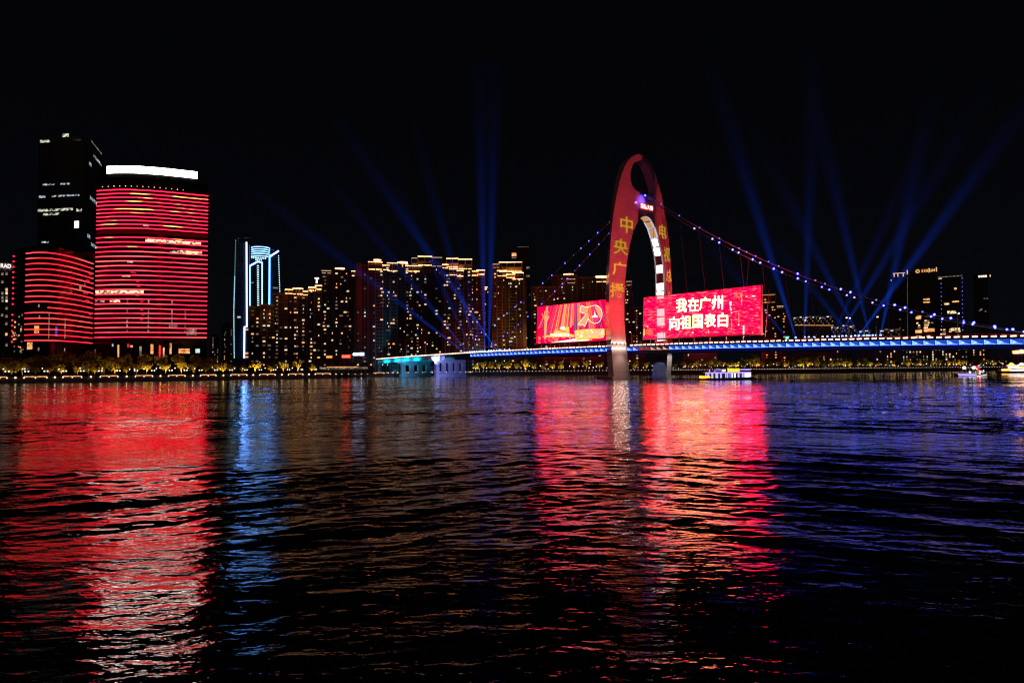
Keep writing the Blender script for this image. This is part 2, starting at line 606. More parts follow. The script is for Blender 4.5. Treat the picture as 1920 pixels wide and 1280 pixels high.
def water():
    """one sheet of river with real waves: fine rows near the camera, wide ones far away"""
    nr, na = 1800, 760
    r = 6.0 * (1500 / 6.0) ** (np.arange(nr) / (nr - 1.0))
    a = np.radians(np.linspace(-62, 62, na))
    Rr, Aa = np.meshgrid(r, a, indexing='ij')
    X, Y = Rr * np.sin(Aa), Rr * np.cos(Aa)
    step = np.maximum(Rr * math.log(1500 / 6.0) / nr, Rr * math.radians(124) / na)
    Z = np.zeros_like(X)
    rs = np.random.RandomState(5)
    # two wave trains: one owns the left of the view, the other the right, mixed in between
    wl = 1 / (1 + np.exp((X - 0.16 * Y) / (0.10 * Y + 2)))
    for k in range(190):
        lam = 0.5 * (15 / 0.5) ** (rs.rand() ** 1.45)
        side = rs.rand() < 0.5
        base = (130 if side else 52) if lam > 1.8 else (110 if side else 72)
        d = math.radians(base + rs.randn() * (12 if lam > 2.2 else 22))
        kx, ky = math.cos(d) * 2 * math.pi / lam, math.sin(d) * 2 * math.pi / lam
        slope = WAVE * (0.34 if lam > 6 else 0.66 if lam > 3 else 1.0)
        amp = slope * lam / (2 * math.pi)
        fade = np.clip((lam / step - 2.5) / 4.0, 0, 1)
        w = wl if side else 1 - wl
        ph = kx * X + ky * Y + rs.rand() * 6.283
        Z += amp * w * fade * (np.sin(ph) + 0.22 * np.sin(2 * ph + 1.57))
    # gusts: the surface is rougher in long patches than between them
    g = np.zeros_like(X)
    for k in range(14):
        lam = 14 + 50 * rs.rand()
        d = math.radians(90 + rs.randn() * 30)
        g += np.sin((math.cos(d) * X + math.sin(d) * Y) * 6.283 / lam + rs.rand() * 6.283)
    Z *= 1.0 + 0.24 * np.clip(g, -3, 3)
    # wakes of the passing boats: two long low ridges
    for (pa, pb, amp, wd) in (((-200, 752), (1300, 723), .16, 1.3), ((1080, 709.5), (2050, 712.0), .22, 2.2), ((-200, 757), (900, 735), .10, 1.6)):
        g0, g1 = [CP + ray(*q) * (-CAMH / ray(*q)[2]) for q in (pa, pb)]
        d = (g1 - g0)[:2] / np.linalg.norm((g1 - g0)[:2])
        dist = (X - g0[0]) * -d[1] + (Y - g0[1]) * d[0]
        al = (X - g0[0]) * d[0] + (Y - g0[1]) * d[1]
        Z += amp * np.exp(-(dist / wd) ** 2) * (.65 + .35 * np.sin(al / 9.0 + 2 * np.sin(al / 23.0)))
    Z *= np.clip((Rr - 4) / 4, 0, 1)
    v = np.stack([X, Y, Z], -1).reshape(-1, 3).astype(np.float32)
    i = np.arange((nr - 1) * (na - 1))
    p = (i // (na - 1)) * na + i % (na - 1)
    f = np.stack([p, p + na, p + na + 1, p + 1], -1).astype(np.int32)
    f = f[:, ::-1]
    me = bpy.data.meshes.new('river')
    me.vertices.add(len(v))
    me.vertices.foreach_set('co', v.ravel())
    me.loops.add(f.size)
    me.loops.foreach_set('vertex_index', f.ravel())
    me.polygons.add(len(f))
    me.polygons.foreach_set('loop_start', np.arange(0, f.size, 4, dtype=np.int32))
    me.polygons.foreach_set('use_smooth', np.ones(len(f), dtype=bool))
    me.update(calc_edges=True)
    me.materials.append(water_mat())
    tag(place(me, 'river'), kind='structure')


WAVE = 0.0118


def water_mat():
    m, nt, out = new_mat('river_water')
    p = N(nt, 'ShaderNodeBsdfPrincipled')
    p.inputs['Base Color'].default_value = (0.0015, 0.0025, 0.004, 1)
    p.inputs['Roughness'].default_value = 0.035
    p.inputs['IOR'].default_value = 1.333
    tc = N(nt, 'ShaderNodeTexCoord')
    hs = None
    for sc, sx, w in ((0.55, 0.45, 1.0), (1.7, 0.5, 0.42), (4.5, 0.6, 0.14)):
        mp = N(nt, 'ShaderNodeMapping')
        mp.inputs['Scale'].default_value = (sc * sx, sc, sc)
        mp.inputs['Rotation'].default_value = (0, 0, rad(6 * sc - 8))
        nt.links.new(tc.outputs['Object'], mp.inputs['Vector'])
        no = N(nt, 'ShaderNodeTexNoise')
        no.inputs['Scale'].default_value = 1.0
        no.inputs['Detail'].default_value = 3
        no.inputs['Roughness'].default_value = 0.55
        no.inputs['Distortion'].default_value = 0.3
        nt.links.new(mp.outputs[0], no.inputs['Vector'])
        mu = N(nt, 'ShaderNodeMath', operation='MULTIPLY')
        mu.inputs[1].default_value = w
        nt.links.new(no.outputs['Fac'], mu.inputs[0])
        if hs is None:
            hs = mu
        else:
            ad = N(nt, 'ShaderNodeMath', operation='ADD')
            nt.links.new(hs.outputs[0], ad.inputs[0])
            nt.links.new(mu.outputs[0], ad.inputs[1])
            hs = ad
    b = N(nt, 'ShaderNodeBump')
    b.inputs['Strength'].default_value = 1.0
    b.inputs['Distance'].default_value = 0.105
    nt.links.new(hs.outputs[0], b.inputs['Height'])
    # sheltered still water in the lee of the far bank, beyond the wake
    sp = N(nt, 'ShaderNodeSeparateXYZ')
    nt.links.new(tc.outputs['Object'], sp.inputs[0])
    cx = N(nt, 'ShaderNodeMapRange', interpolation_type='SMOOTHSTEP')
    cx.inputs['From Min'].default_value = 40
    cx.inputs['From Max'].default_value = 130
    nt.links.new(sp.outputs[0], cx.inputs['Value'])
    yy = N(nt, 'ShaderNodeMath', operation='MULTIPLY_ADD')
    yy.inputs[1].default_value = 0.16
    nt.links.new(sp.outputs[0], yy.inputs[0])
    nt.links.new(sp.outputs[1], yy.inputs[2])
    cy_ = N(nt, 'ShaderNodeMapRange', interpolation_type='SMOOTHSTEP')
    cy_.inputs['From Min'].default_value = 300
    cy_.inputs['From Max'].default_value = 345
    nt.links.new(yy.outputs[0], cy_.inputs['Value'])
    cm = N(nt, 'ShaderNodeMath', operation='MULTIPLY')
    nt.links.new(cx.outputs[0], cm.inputs[0])
    nt.links.new(cy_.outputs[0], cm.inputs[1])
    st = N(nt, 'ShaderNodeMapRange')
    st.inputs['To Min'].default_value = 1.0
    st.inputs['To Max'].default_value = 0.07
    nt.links.new(cm.outputs[0], st.inputs['Value'])
    mp = N(nt, 'ShaderNodeMapping')
    mp.inputs['Scale'].default_value = (0.05, 0.13, 1)
    nt.links.new(tc.outputs['Object'], mp.inputs['Vector'])
    pn = N(nt, 'ShaderNodeTexNoise')
    pn.inputs['Scale'].default_value = 1.0
    pn.inputs['Detail'].default_value = 4
    nt.links.new(mp.outputs[0], pn.inputs['Vector'])
    pr = N(nt, 'ShaderNodeMapRange')
    pr.inputs['From Min'].default_value = 0.35
    pr.inputs['From Max'].default_value = 0.65
    pr.inputs['To Min'].default_value = 0.40
    pr.inputs['To Max'].default_value = 1.55
    nt.links.new(pn.outputs['Fac'], pr.inputs['Value'])
    pm = N(nt, 'ShaderNodeMath', operation='MULTIPLY')
    nt.links.new(pr.outputs[0], pm.inputs[0])
    nt.links.new(st.outputs[0], pm.inputs[1])
    nt.links.new(pm.outputs[0], b.inputs['Strength'])
    nt.links.new(b.outputs[0], p.inputs['Normal'])
    nt.links.new(p.outputs[0], out.inputs['Surface'])
    return m


water()

mb = MB()
inner = bank_offset(1.2)
far = [(9000 * q[0] / math.hypot(*q), 9000 * abs(q[1]) / math.hypot(*q)) for q in inner]
for i in range(len(inner) - 1):
    mb.poly([(*inner[i], GZ), (*inner[i + 1], GZ), (*far[i + 1], GZ), (*far[i], GZ)], 'earth')
tag(mb.build('ground'), kind='structure')
mb = MB()
q1, q2 = bank_offset(1.2), bank_offset(14)
for i in range(len(q1) - 1):
    mb.poly([(*q1[i], GZ + .006), (*q1[i + 1], GZ + .006), (*q2[i + 1], GZ + .006), (*q2[i], GZ + .006)], 'paving')
tag(mb.build('promenade'), kind='structure')
mb = MB()
q1, q2 = bank_offset(30), bank_offset(42)
for i in range(len(q1) - 1):
    mb.poly([(*q1[i], GZ + .008), (*q1[i + 1], GZ + .008), (*q2[i + 1], GZ + .008), (*q2[i], GZ + .008)], 'asphalt')
tag(mb.build('road'), kind='structure')

# river wall with its lit strips
wall = thing('embankment_wall', 'dark stone river wall carrying warm strip lights along the far bank', 'river wall')
mb = MB()
w0, w1 = bank_offset(-1.0), bank_offset(1.2)
for i in range(len(w0) - 1):
    A0, A1, B0, B1 = w0[i], w0[i + 1], w1[i], w1[i + 1]
    mb.poly([(*A0, -2), (*A1, -2), (*(A1 + (B1 - A1) * .55), GZ + .5), (*(A0 + (B0 - A0) * .55), GZ + .5)], 'wall_stone')
    mb.poly([(*(A0 + (B0 - A0) * .55), GZ + .5), (*(A1 + (B1 - A1) * .55), GZ + .5), (*B1, GZ + .5), (*B0, GZ + .5)], 'wall_stone')
    mb.poly([(*B0, GZ + .5), (*B1, GZ + .5), (*B1, GZ - 1), (*B0, GZ - 1)], 'wall_stone')
mb.build('wall', wall)


def seg_box(A, t, L, h, d, mat):
    """bar of length L along t centred on A"""
    n = np.array([-t[1], t[0], 0])
    b = MB()
    P = [A - t * L / 2, A + t * L / 2]
    o = [P[0] - n * d / 2, P[1] - n * d / 2, P[1] + n * d / 2, P[0] + n * d / 2]
    b.prism(o, (0, 0, h), mat)
    return b


strips = [(-14, 13), (45, 88), (118, 153), (188, 221), (254, 286), (316, 347), (376, 405), (433, 463), (487, 516), (541, 568), (591, 619), (641, 666), (689, 720)]
for (xa, xb) in strips:
    for ka, kb in ((0, .47), (.53, 1)):
        A, t = bank_px(xa + (xb - xa) * ka + .01, -0.1, GZ + .25)
        B, t = bank_px(xa + (xb - xa) * kb, -0.1, GZ + .25)
        seg_box((A + B) / 2, (B - A) / np.linalg.norm(B - A), np.linalg.norm(B - A), .55, .25, 'warm_strip').build('light_strip', wall)
    for k in (0, .5, 1):
        A, t = bank_px(xa + (xb - xa) * k, -0.4, GZ - .05)
        s = MB()
        s.ball(A, .38, 'white_lamp', 6, 4)
        s.build('wall_lamp', wall)
for i in range(len(strips) - 1):
    A, t = bank_px((strips[i][1] + strips[i + 1][0]) / 2, -0.4, GZ + .1)
    s = MB()
    s.ball(A, .45, 'warm_lamp', 6, 4)
    s.build('wall_lamp', wall)
for px in [726 + 9 * i for i in range(18)]:
    A, t = bank_px(px, -0.3, GZ + .3)
    s = seg_box(A, t, 2.0, .5, .3, 'warm_strip')
    s.ball(A + t * 1.6, .4, 'white_lamp', 6, 4)
    s.build('light_strip', wall)

# ------------------------------------------------------------------ lamps on the promenade
rnd = random.Random(11)
mb = MB()
mb.tube([(0, 0, 0), (0, 0, .55)], .12, 'dark_steel', 6)
mb.ball((0, 0, .75), .28, 'white_lamp', 6, 4)
BOLL = mb.mesh('railing_lamp')
px = 886.0
while px < 1902:
    A, t = bank_px(px, 1.6)
    o = place(BOLL, 'railing_lamp', None, A)
    tag(o, 'small white lamp in the dotted row along the far river railing', 'lamp', 'railing lamps right of the first bridge pier')
    px += 6.6 if px < 1262 else 4.9

mb = MB()
mb.tube([(0, 0, 0), (0, 0, 3.2)], .10, 'dark_steel', 6)
mb.tube([(-.75, 0, 3.2), (.75, 0, 3.2)], .07, 'dark_steel', 5)
mb.ball((-.75, 0, 3.5), .40, 'white_lamp', 8, 5)
mb.ball((.75, 0, 3.5), .40, 'white_lamp', 8, 5)
TWIN = mb.mesh('twin_globe_lamp')
mb = MB()
mb.tube([(0, 0, 0), (0, 0, 4.2)], .10, 'dark_steel', 6)
mb.tube([(0, 0, 4.2), (0, 0, 4.35)], .25, 'dark_steel', 6)
mb.ball((0, 0, 4.7), .36, 'white_lamp', 8, 5)
GLOBE = mb.mesh('globe_lamp')
for i, px in enumerate([13, 50, 86, 121, 154, 188, 222, 255, 287, 320, 348, 376, 405, 433, 461, 488, 515, 541, 566, 592, 617, 641, 665, 688]):
    A, t = bank_px(px, 4)
    o = place(TWIN, 'twin_globe_lamp', None, A, (0, 0, math.atan2(t[1], t[0])))
    tag(o, 'twin globe lamp post on the promenade left of the bridge', 'lamp post', 'twin globe lamps along the left promenade')
for px in [6, 20, 42, 46, 79, 110, 150, 166, 185, 191, 243, 252, 270, 293, 300, 328, 352, 365, 398, 412, 440, 455, 482, 497, 520, 548, 560, 588, 606, 628, 634, 655, 662, 672, 681]:
    A, t = bank_px(px, 7 + rnd.random() * 8)
    o = place(GLOBE, 'globe_lamp', None, A + np.array([0, 0, rnd.uniform(-.4, .6)]))
    tag(o, 'single white globe lamp under the promenade trees left of the bridge', 'lamp post', 'single globe lamps on the left promenade')
px = 888.0
while px < 1900:
    A, t = bank_px(px, 5 + rnd.random() * 14)
    if rnd.random() < .92:
        o = place(GLOBE, 'globe_lamp', None, A + np.array([0, 0, rnd.uniform(-2.2, 1.0)]))
        o.scale = (rnd.choice((.8, 1, 1.15)),) * 3
        o.location.z = GZ - (0 if o.location.z > GZ else (GZ - o.location.z))
        tag(o, 'small globe lamp glowing under the trees right of the first bridge pier', 'lamp post', 'globe lamps under the trees on the right bank')
    px += rnd.uniform(5, 12)


# ------------------------------------------------------------------ trees
def tree_meshes(k, big):
    r = random.Random(100 + k)
    n = 520
    mb = MB()
    blobs = [(r.uniform(-2.6, 2.6), r.uniform(-2.2, 2.2), r.uniform(4.2, 8.4), r.uniform(1.0, 2.1)) for _ in range(11)]
    for i in range(n):
        bx, by, bz, br = r.choice(blobs)
        d = np.array([r.gauss(0, 1), r.gauss(0, 1), r.gauss(0, 1)])
        d = d / np.linalg.norm(d) * br * r.uniform(.55, 1.05)
        c = np.array([bx, by, bz]) + d * (1, 1, .8)
        s = r.uniform(.22, .48)
        u = np.array([r.gauss(0, 1), r.gauss(0, 1), r.gauss(0, .5)])
        u /= np.linalg.norm(u)
        w = np.cross(u, np.array([r.gauss(0, 1), r.gauss(0, 1), r.gauss(0, 1)]))
        w /= np.linalg.norm(w) + 1e-6
        mb.poly([c - u * s, c + w * s * .6, c + u * s, c - w * s * .6], 'leaf_a' if big else 'leaf_b')
    crown = mb.mesh('crown')
    mb = MB()
    mb.tube([(0, 0, 0), (.08, 0, 1.6), (.0, .1, 3.2), (.1, .1, 5.5)], [.26, .2, .16, .07], 'bark', 7)
    for q in range(4):
        a = q * 1.6 + r.random()
        mb.tube([(0, .05, 2.6 + .3 * q), (1.0 * math.cos(a), 1.0 * math.sin(a), 4.2 + .3 * q), (2.0 * math.cos(a), 2.0 * math.sin(a), 5.9 + .2 * q)], [.12, .08, .03], 'bark', 5)
    return crown, mb.mesh('trunk')


TREES = [tree_meshes(k, k < 4) for k in range(8)]


def tree(px, off, sc, lit, label, group, dark=False, col=(1, .50, .05)):
    A, t = bank_px(px, off)
    rz = rnd.random() * 6.28
    o = thing('riverside_tree', label, 'tree', A, rz, group)
    o.scale = (sc, sc, sc * rnd.uniform(.9, 1.1))
    cr, tr = TREES[rnd.randrange(4) + (4 if dark else 0)]
    place(cr, 'crown', o)
    place(tr, 'trunk', o)
    if lit:
        # the garden floodlight at the tree's foot, on its river side
        n_in = np.array([-t[1], t[0], 0])
        l = lamp('tree_floodlight', 'SPOT', A - n_in * 3.2 * sc + t * rnd.uniform(-1.2, 1.2) + np.array([0, 0, .5]), col, 19000 * lit * sc * sc, None,
                 A + n_in * .4 + np.array([0, 0, 6.8 * sc]), rad(74), .6, .3)


L1 = 'gold floodlit tree on the promenade in front of the red striped towers'
L2 = 'dim tree on the promenade left of the bridge, barely lit'
L3 = 'large gold floodlit tree below the apartment blocks left of the bridge'
L4 = 'gold floodlit tree on the far bank between the pier and the pylon'
L5 = 'gold floodlit tree on the far bank right of the pylon'
G = 'trees along the far promenade'
for px, sc, lit in ((115, .85, .7), (145, .9, .5), (178, .9, .6), (215, .95, 1.0), (237, .7, .5), (275, 1.05, 1.5), (310, 1.05, 1.8), (340, 1.1, 2.0)):
    tree(px, 10 + rnd.random() * 5, sc, lit, L1, G + ' under the red towers')
for px, sc, lit in ((418, 1.0, 1.0), (478, 1.25, 1.5), (508, .9, .8), (531, 1.15, 1.3), (558, 1.15, 1.5), (584, 1.0, 1.2)):
    tree(px, 10 + rnd.random() * 4, sc, lit, L3, G + ' below the apartments')
for px, sc, lit in ((6, 1, .12), (22, 1, .18), (41, 1.1, .2), (66, .9, .04), (92, .9, .12), (165, .8, .2), (195, 1, .25), (256, .9, .3), (362, .9, .3), (385, .9, .1), (402, .9, .2), (436, .9, .15), (455, .9, .2), (603, .9, .2), (622, .9, .06), (640, 1, .1), (660, 1, .08), (680, .9, .05)):
    tree(px, 10 + rnd.random() * 6, sc, lit, L2, 'dim trees on the left promenade')
for px, sc, lit in ((892, 1.1, 1.4), (906, 1, 1.0), (921, 1, .5), (936, 1, .8), (953, 1.05, .9), (970, 1, .4), (985, 1.1, 1.6), (1001, 1, .7), (1018, 1, .3), (1036, 1.0, 1.2), (1052, 1, .9), (1078, 1.2, .5), (1100, 1.2, .5), (1124, 1.2, .3), (1192, 1, .5), (1212, 1, .5)):
    tree(px, 9 + rnd.random() * 8, sc, lit, L4, G + ' between pier and pylon')
px = 1266.0
while px < 1868:
    lit = rnd.choice((.1, .3, .6, 1.0, 1.6)) * (1.0 if 1340 < px < 1640 else .75)
    tree(px, 9 + rnd.random() * 10, rnd.uniform(.9, 1.25), lit, L5, G + ' right of the pylon', col=rnd.choice(((1, .46, .06), (1, .58, .07), (1, .40, .08))))
    px += rnd.uniform(10, 18)
for px in [14, 60, 88, 112, 140, 172, 205, 232, 268, 302, 334, 366, 392] + [1390 + 29 * i + rnd.uniform(-8, 8) for i in range(16)]:
    tree(px, 21 + rnd.random() * 6, rnd.uniform(1.3, 1.7), 0, 'tall unlit tree rising dark behind the lit promenade trees', 'dark trees behind the promenade', dark=True)

# ------------------------------------------------------------------ the suspension bridge
B = np.array([.65, -.76, 0])
B /= np.linalg.norm(B)          # along the deck, towards the near bank
Aa = np.array([-B[1], B[0], 0])  # across the deck, away from the camera
CN = np.array([77.06, 403.0, 0])
UN, UF = -16.0, 14.0
N0 = CN + Aa * UN


def W(u, t, z):
    return CN + Aa * u + B * t + np.array([0, 0, z])


def edge_tz(px, py, u=UN):
    P = plane(px, py, CN + Aa * u, Aa)
    return float((P - CN) @ B), float(P[2])


_pts = [edge_tz(*e) for e in ((710, 672.5), (803, 666.4), (877, 659.8), (990, 655.5), (1070, 651.8), (1180, 647), (1290, 643.7), (1400, 640.5), (1500, 637.3), (1700, 633.5), (1920, 629.5))]
_ts, _zs = zip(*_pts)
_poly = np.polyfit(_ts, _zs, 3)
ZT = lambda t: float(np.polyval(_poly, max(-330, min(t, 250)))) - .3
T0, T1 = -330, 236
bridge = thing('suspension_bridge', 'lit suspension bridge with one tall red arched pylon and blue deck edge', 'bridge', W(0, 0, 0) * np.array([1, 1, 0]))
bridge_inv = np.array(bridge.location)


class WB(MB):
    """mesh builder in world axes whose object hangs under a thing that stands at org"""
    def child(s, name, parent, org):
        s.v = [tuple(np.array(p) - org) for p in s.v]
        return s.build(name, parent)


def sweep(mb, prof, ta, tb, dt, mat, closed=True):
    n = max(1, int(math.ceil((tb - ta) / dt)))
    rings = []
    for i in range(n + 1):
        t = ta + (tb - ta) * i / n
        rings.append([W(u, t, ZT(t) + z) for u, z in prof])
    k = len(prof)
    for i in range(n):
        for j in range(k if closed else k - 1):
            q = (j + 1) % k
            mb.poly([rings[i][j], rings[i][q], rings[i + 1][q], rings[i + 1][j]], mat)
    if closed:
        mb.poly(rings[0], mat)
        mb.poly(rings[-1][::-1], mat)


TP = edge_tz(815, 664)[0]   # the end pier
O = bridge_inv
mb = WB()
sweep(mb, [(UN, 0), (UF, 0), (UF, -.7), (UN, -.7)], T0, T1, 6, 'asphalt')
sweep(mb, [(UN + 2.4, -.71), (UF - 2.4, -.71), (UF - 5.5, -4.4), (UN + 5.5, -4.4)], TP + 20, T1, 6, 'dark_steel')
deck = mb.child('deck', bridge, O)
mb = WB()
sweep(mb, [(UN + .9, -.72), (UN + 1.4, -.72), (UN + 1.4, -3.6), (UN + .9, -3.6)], -322, TP + 4, 6, 'concrete')
sweep(mb, [(UF - 1.4, -.72), (UF - .9, -.72), (UF - .9, -3.6), (UF - 1.4, -3.6)], -322, TP + 4, 6, 'concrete')
mb.child('approach_girder', bridge, O)
# blue edge panels with sloping bracket plates: wash of line lights put in as glow
LP = 4.15
mb = MB()
mb.poly([(0, 0, -.85), (LP * .94, 0, -.85), (LP * .94, 0, -2.65), (0, 0, -2.65)], 'blue_panel')
mb.prism([(0, -.06, -.86), (LP * .98, -.06, -.86), (LP * .98, -.06, -2.5), (LP * .80, -.06, -2.5)], (0, -.05, 0), 'blue_deep')
mb.box(LP * .95, LP, -.35, .1, -2.85, -.75, 'dark_steel')
mb.box(0, LP, -.10, .1, -2.85, -2.67, 'dark_steel')
PAN = mb.mesh('edge_panel')
mb = MB()
mb.poly([(0, 0, -.85), (LP * .94, 0, -.85), (LP * .94, 0, -2.65), (0, 0, -2.65)], 'red_panel')
mb.prism([(0, -.06, -.86), (LP * .98, -.06, -.86), (LP * .98, -.06, -2.5), (LP * .80, -.06, -2.5)], (0, -.05, 0), 'dark_steel')
PANR = mb.mesh('edge_panel_red')
mb = MB()
mb.poly([(0, 0, -.85), (LP * .94, 0, -.85), (LP * .94, 0, -2.65), (0, 0, -2.65)], 'pink_panel')
mb.prism([(0, -.06, -.86), (LP * .98, -.06, -.86), (LP * .98, -.06, -2.5), (LP * .80, -.06, -2.5)], (0, -.05, 0), 'dark_steel')
PANP = mb.mesh('edge_panel_pink')
angB = math.atan2(B[1], B[0])
t = -148.0
while t < T1 - LP:
    z0, z1 = ZT(t), ZT(t + LP)
    me = PAN
    if 8 < t < 17:  # red and pink light cast on these panels is put into their glow
        me = PANR
    elif 17 < t < 27:
        me = PANP
    o = place(me, 'edge_panel', bridge, W(UN + .55, t, z0) - O, (0, -math.asin((z1 - z0) / LP), angB))
    t += LP
# edge lamps on the deck
mb = MB()
mb.box(-.85, .85, -.3, .3, -.22, .25, 'deck_lamp')
mb.box(-1.0, 1.0, -.2, .35, -.45, -.23, 'dark_steel')
ELM = mb.mesh('edge_lamp')
ts = []
t = T1 - 2
while t > -305:
    if not (-6 < t < 3):
        ts.append(t)
    t -= 3.05
for t in ts[:100]:
    place(ELM, 'edge_lamp', bridge, W(UN - .35, t, ZT(t) + .28) - O, (0, 0, angB))
mb = WB()
for t in ts[100:]:
    P = W(UN - .35, t, ZT(t) + .28)
    mb.prism([P - B * .85 - Aa * .3 + (0, 0, -.22), P + B * .85 - Aa * .3 + (0, 0, -.22), P + B * .85 + Aa * .3 + (0, 0, -.22), P - B * .85 + Aa * .3 + (0, 0, -.22)], (0, 0, .47), 'deck_lamp')
tag(mb.child('edge_lamp_row', bridge, O), kind='stuff')
# railings: red light of the screens is put into their colour
for u, nm in ((UN + .3, 'railing'), (UF - .3, 'railing')):
    mb = WB()
    for h in (.6, 1.15):
        sweep(mb, [(u - .05, h), (u + .05, h), (u + .05, h + .08), (u - .05, h + .08)], -300, T1, 8, 'red_tone')
    t = -300
    while t < T1:
        P = W(u, t, ZT(t))
        mb.prism([P - B * .07 - Aa * .06, P + B * .07 - Aa * .06, P + B * .07 + Aa * .06, P - B * .07 + Aa * .06], (0, 0, 1.2), 'red_tone')
        t += 2.2
    mb.child(nm, bridge, O)

# piers: end pier with four openings, then two on the approach
def pier(t, cols, zb, mat, thick=5.0, cap=3.6, top=-.8, arch=False):
    mb = WB()
    zt = ZT(t) + top
    u0, u1 = UN + .6, UF - .6

    def blk(ua, ub, za, zb_, ta=t - thick / 2, tb=t + thick / 2):
        mb.prism([W(ua, ta, za), W(ub, ta, za), W(ub, tb, za), W(ua, tb, za)], (0, 0, zb_ - za), mat)
    blk(u0, u1, zt - cap, zt)
    n = cols
    wdt = (u1 - u0) / (n + 1.15 * (n - 1)) if n > 1 else (u1 - u0)
    gap = wdt * 1.15
    for i in range(n):
        a = u0 + i * (wdt + gap)
        blk(a, a + wdt, zb + 1.6, zt - cap)
    blk(u0, u1, zb, zb + 1.6)
    blk(u0 - .6, u1 + .6, zb - 3, zb, t - thick / 2 - .8, t + thick / 2 + .8)
    return mb.child('pier', bridge, O)


pier(TP, 5, 1.0, 'concrete', 2.6, 3.2, -3.0)
pier(edge_tz(751, 669)[0], 4, 1.6, 'concrete', 2.4, 3.0, -3.6)
pier(edge_tz(706, 672)[0], 3, 2.4, 'concrete', 2.2, 2.6, -3.6)
mb = WB()   # glowing head of the end pier where the two girders meet
tc_ = TP + 2
for ua in (UN + .2,):
    P = [W(ua, tc_ - 7, ZT(tc_) - .9), W(ua, tc_ + 8, ZT(tc_) - .9), W(ua, tc_ + 8, ZT(tc_) - 3.4), W(ua, tc_ + 5, ZT(tc_) - 4.6), W(ua, tc_ - 4, ZT(tc_) - 4.6), W(ua, tc_ - 7, ZT(tc_) - 3.4)]
    mb.prism(P, Aa * 2.5, 'white_paint')
mb.child('pier_head', bridge, O)
# the lights that wash the piers and girder
lamp('pier_wash_light', 'SPOT', W(UN - 7, TP + 22, 3.0), (.20, .24, 1), 36000, None, W(-4, TP, 9), rad(95), .6, .5)
lamp('pier_head_light', 'SPOT', W(UN - 6, TP + 3, ZT(TP) - 6.5), (.55, .66, 1), 16000, None, W(UN, TP + 1.5, ZT(TP) - 2.5), rad(85), .5, .3)
for tt in (-222, -238, -252, -270, -288):
    lamp('girder_wash_light', 'SPOT', W(UN - 3.5, tt, ZT(tt) - 5.2), (.0, .42, .72), 15000, None, W(UN + .9, tt, ZT(tt) - 1.8), rad(140), .8, .2)
lamp('pier_teal_light', 'SPOT', W(UN - 9, -232, 3.2), (.05, .36, .7), 13000, None, W(-6, -256, 9), rad(85), .6, .5)
lamp('under_approach_light', 'POINT', W(-2, -282, 8), (1, .62, .42), 9000, None, soft=.6)
lamp('under_approach_light', 'POINT', W(2, -305, 8), (1, .62, .42), 9000, None, soft=.6)

# ---------------- pylon
TF = 4.5
fp = CN + B * TF


def uz(px, py):
    P = plane(px, py, fp, B)
    return float((P - CN) @ Aa), float(P[2])


OL = [(1150.7, 707), (1150.7, 702), (1146.7, 653), (1144.6, 620), (1142.6, 585), (1142, 559), (1142.1, 530), (1142.8, 500), (1145.2, 450), (1149, 411), (1152.4, 389.4), (1156.0, 367.5), (1160.4, 345.6), (1166.6, 324), (1171, 313), (1176, 303.8), (1182.5, 296.2), (1189, 291.2), (1197.8, 288.6)]
OR = [(1206.6, 291.8), (1212.5, 296.4), (1217.5, 302.4), (1225, 317), (1231.7, 334.7), (1237.2, 354.4), (1241.6, 373), (1246, 395), (1249.8, 416.7), (1253.8, 450), (1256.4, 475), (1258.8, 506), (1260.3, 544), (1261.2, 600), (1260.6, 660), (1257.8, 702), (1257.4, 706)]
IR = [(1248.6, 706), (1249, 702), (1251.7, 660), (1251.2, 620), (1249.6, 580), (1248.6, 550), (1247.6, 525), (1246.4, 500), (1243.6, 480), (1239.6, 462.5), (1234.6, 441.5), (1230, 427.5), (1226, 419.5), (1222, 413), (1217, 407.5), (1211, 405)]
IL = [(1205.5, 406), (1200.5, 410), (1196, 416.5), (1192, 423.5), (1188, 432.5), (1182.6, 452.5), (1178, 475), (1174.6, 500), (1172, 531), (1170.8, 559), (1170.8, 600), (1173.4, 637), (1175.8, 659), (1180.8, 702), (1181.3, 707)]
HO = [(1182, 332.5), (1182.3, 325), (1183.6, 318), (1187, 308.4), (1190, 304), (1193.5, 300.9), (1197, 299.3), (1201, 299.2), (1207, 302), (1213, 309.5), (1217.5, 318), (1220.8, 326), (1226.3, 343.5), (1228.6, 350), (1229.6, 356.6), (1229.2, 361), (1227.4, 364.6), (1222, 368.6), (1215, 369.7), (1208.8, 367.5), (1200, 362), (1191, 355.5), (1184.7, 346.7), (1182.8, 339)]
outer = [uz(*q) for q in OL + OR + IR + IL]
hole = [uz(*q) for q in HO]
nOut = len(OL) + len(OR)


def thick_at(z):
    return 9.5 - 4.5 * max(0, min(1, z / 131.0))


def back_u(i, u, z):
    """the outer flanks slope in towards the back, the inner reveals run straight through"""
    if i < nOut:
        k = 6.0 * min(1, (131 - z) / 50.0) if z < 131 else 0
        return u + k if u < -4 else u - k
    return u


def fill(loops2):
    c = bpy.data.curves.new('outline', 'CURVE')
    c.dimensions = '2D'
    c.fill_mode = 'BOTH'
    for lp in loops2:
        s = c.splines.new('POLY')
        s.points.add(len(lp) - 1)
        for i, (x, y) in enumerate(lp):
            s.points[i].co = (x, y, 0, 1)
        s.use_cyclic_u = True
    o = bpy.data.objects.new('outline', c)
    COL.objects.link(o)
    me = bpy.data.meshes.new_from_object(o)
    bpy.data.objects.remove(o)
    v = [x.co[:] for x in me.vertices]
    f = [tuple(p.vertices) for p in me.polygons]
    bpy.data.meshes.remove(me)
    return v, f


def front(u, z):
    return W(u, TF, z)


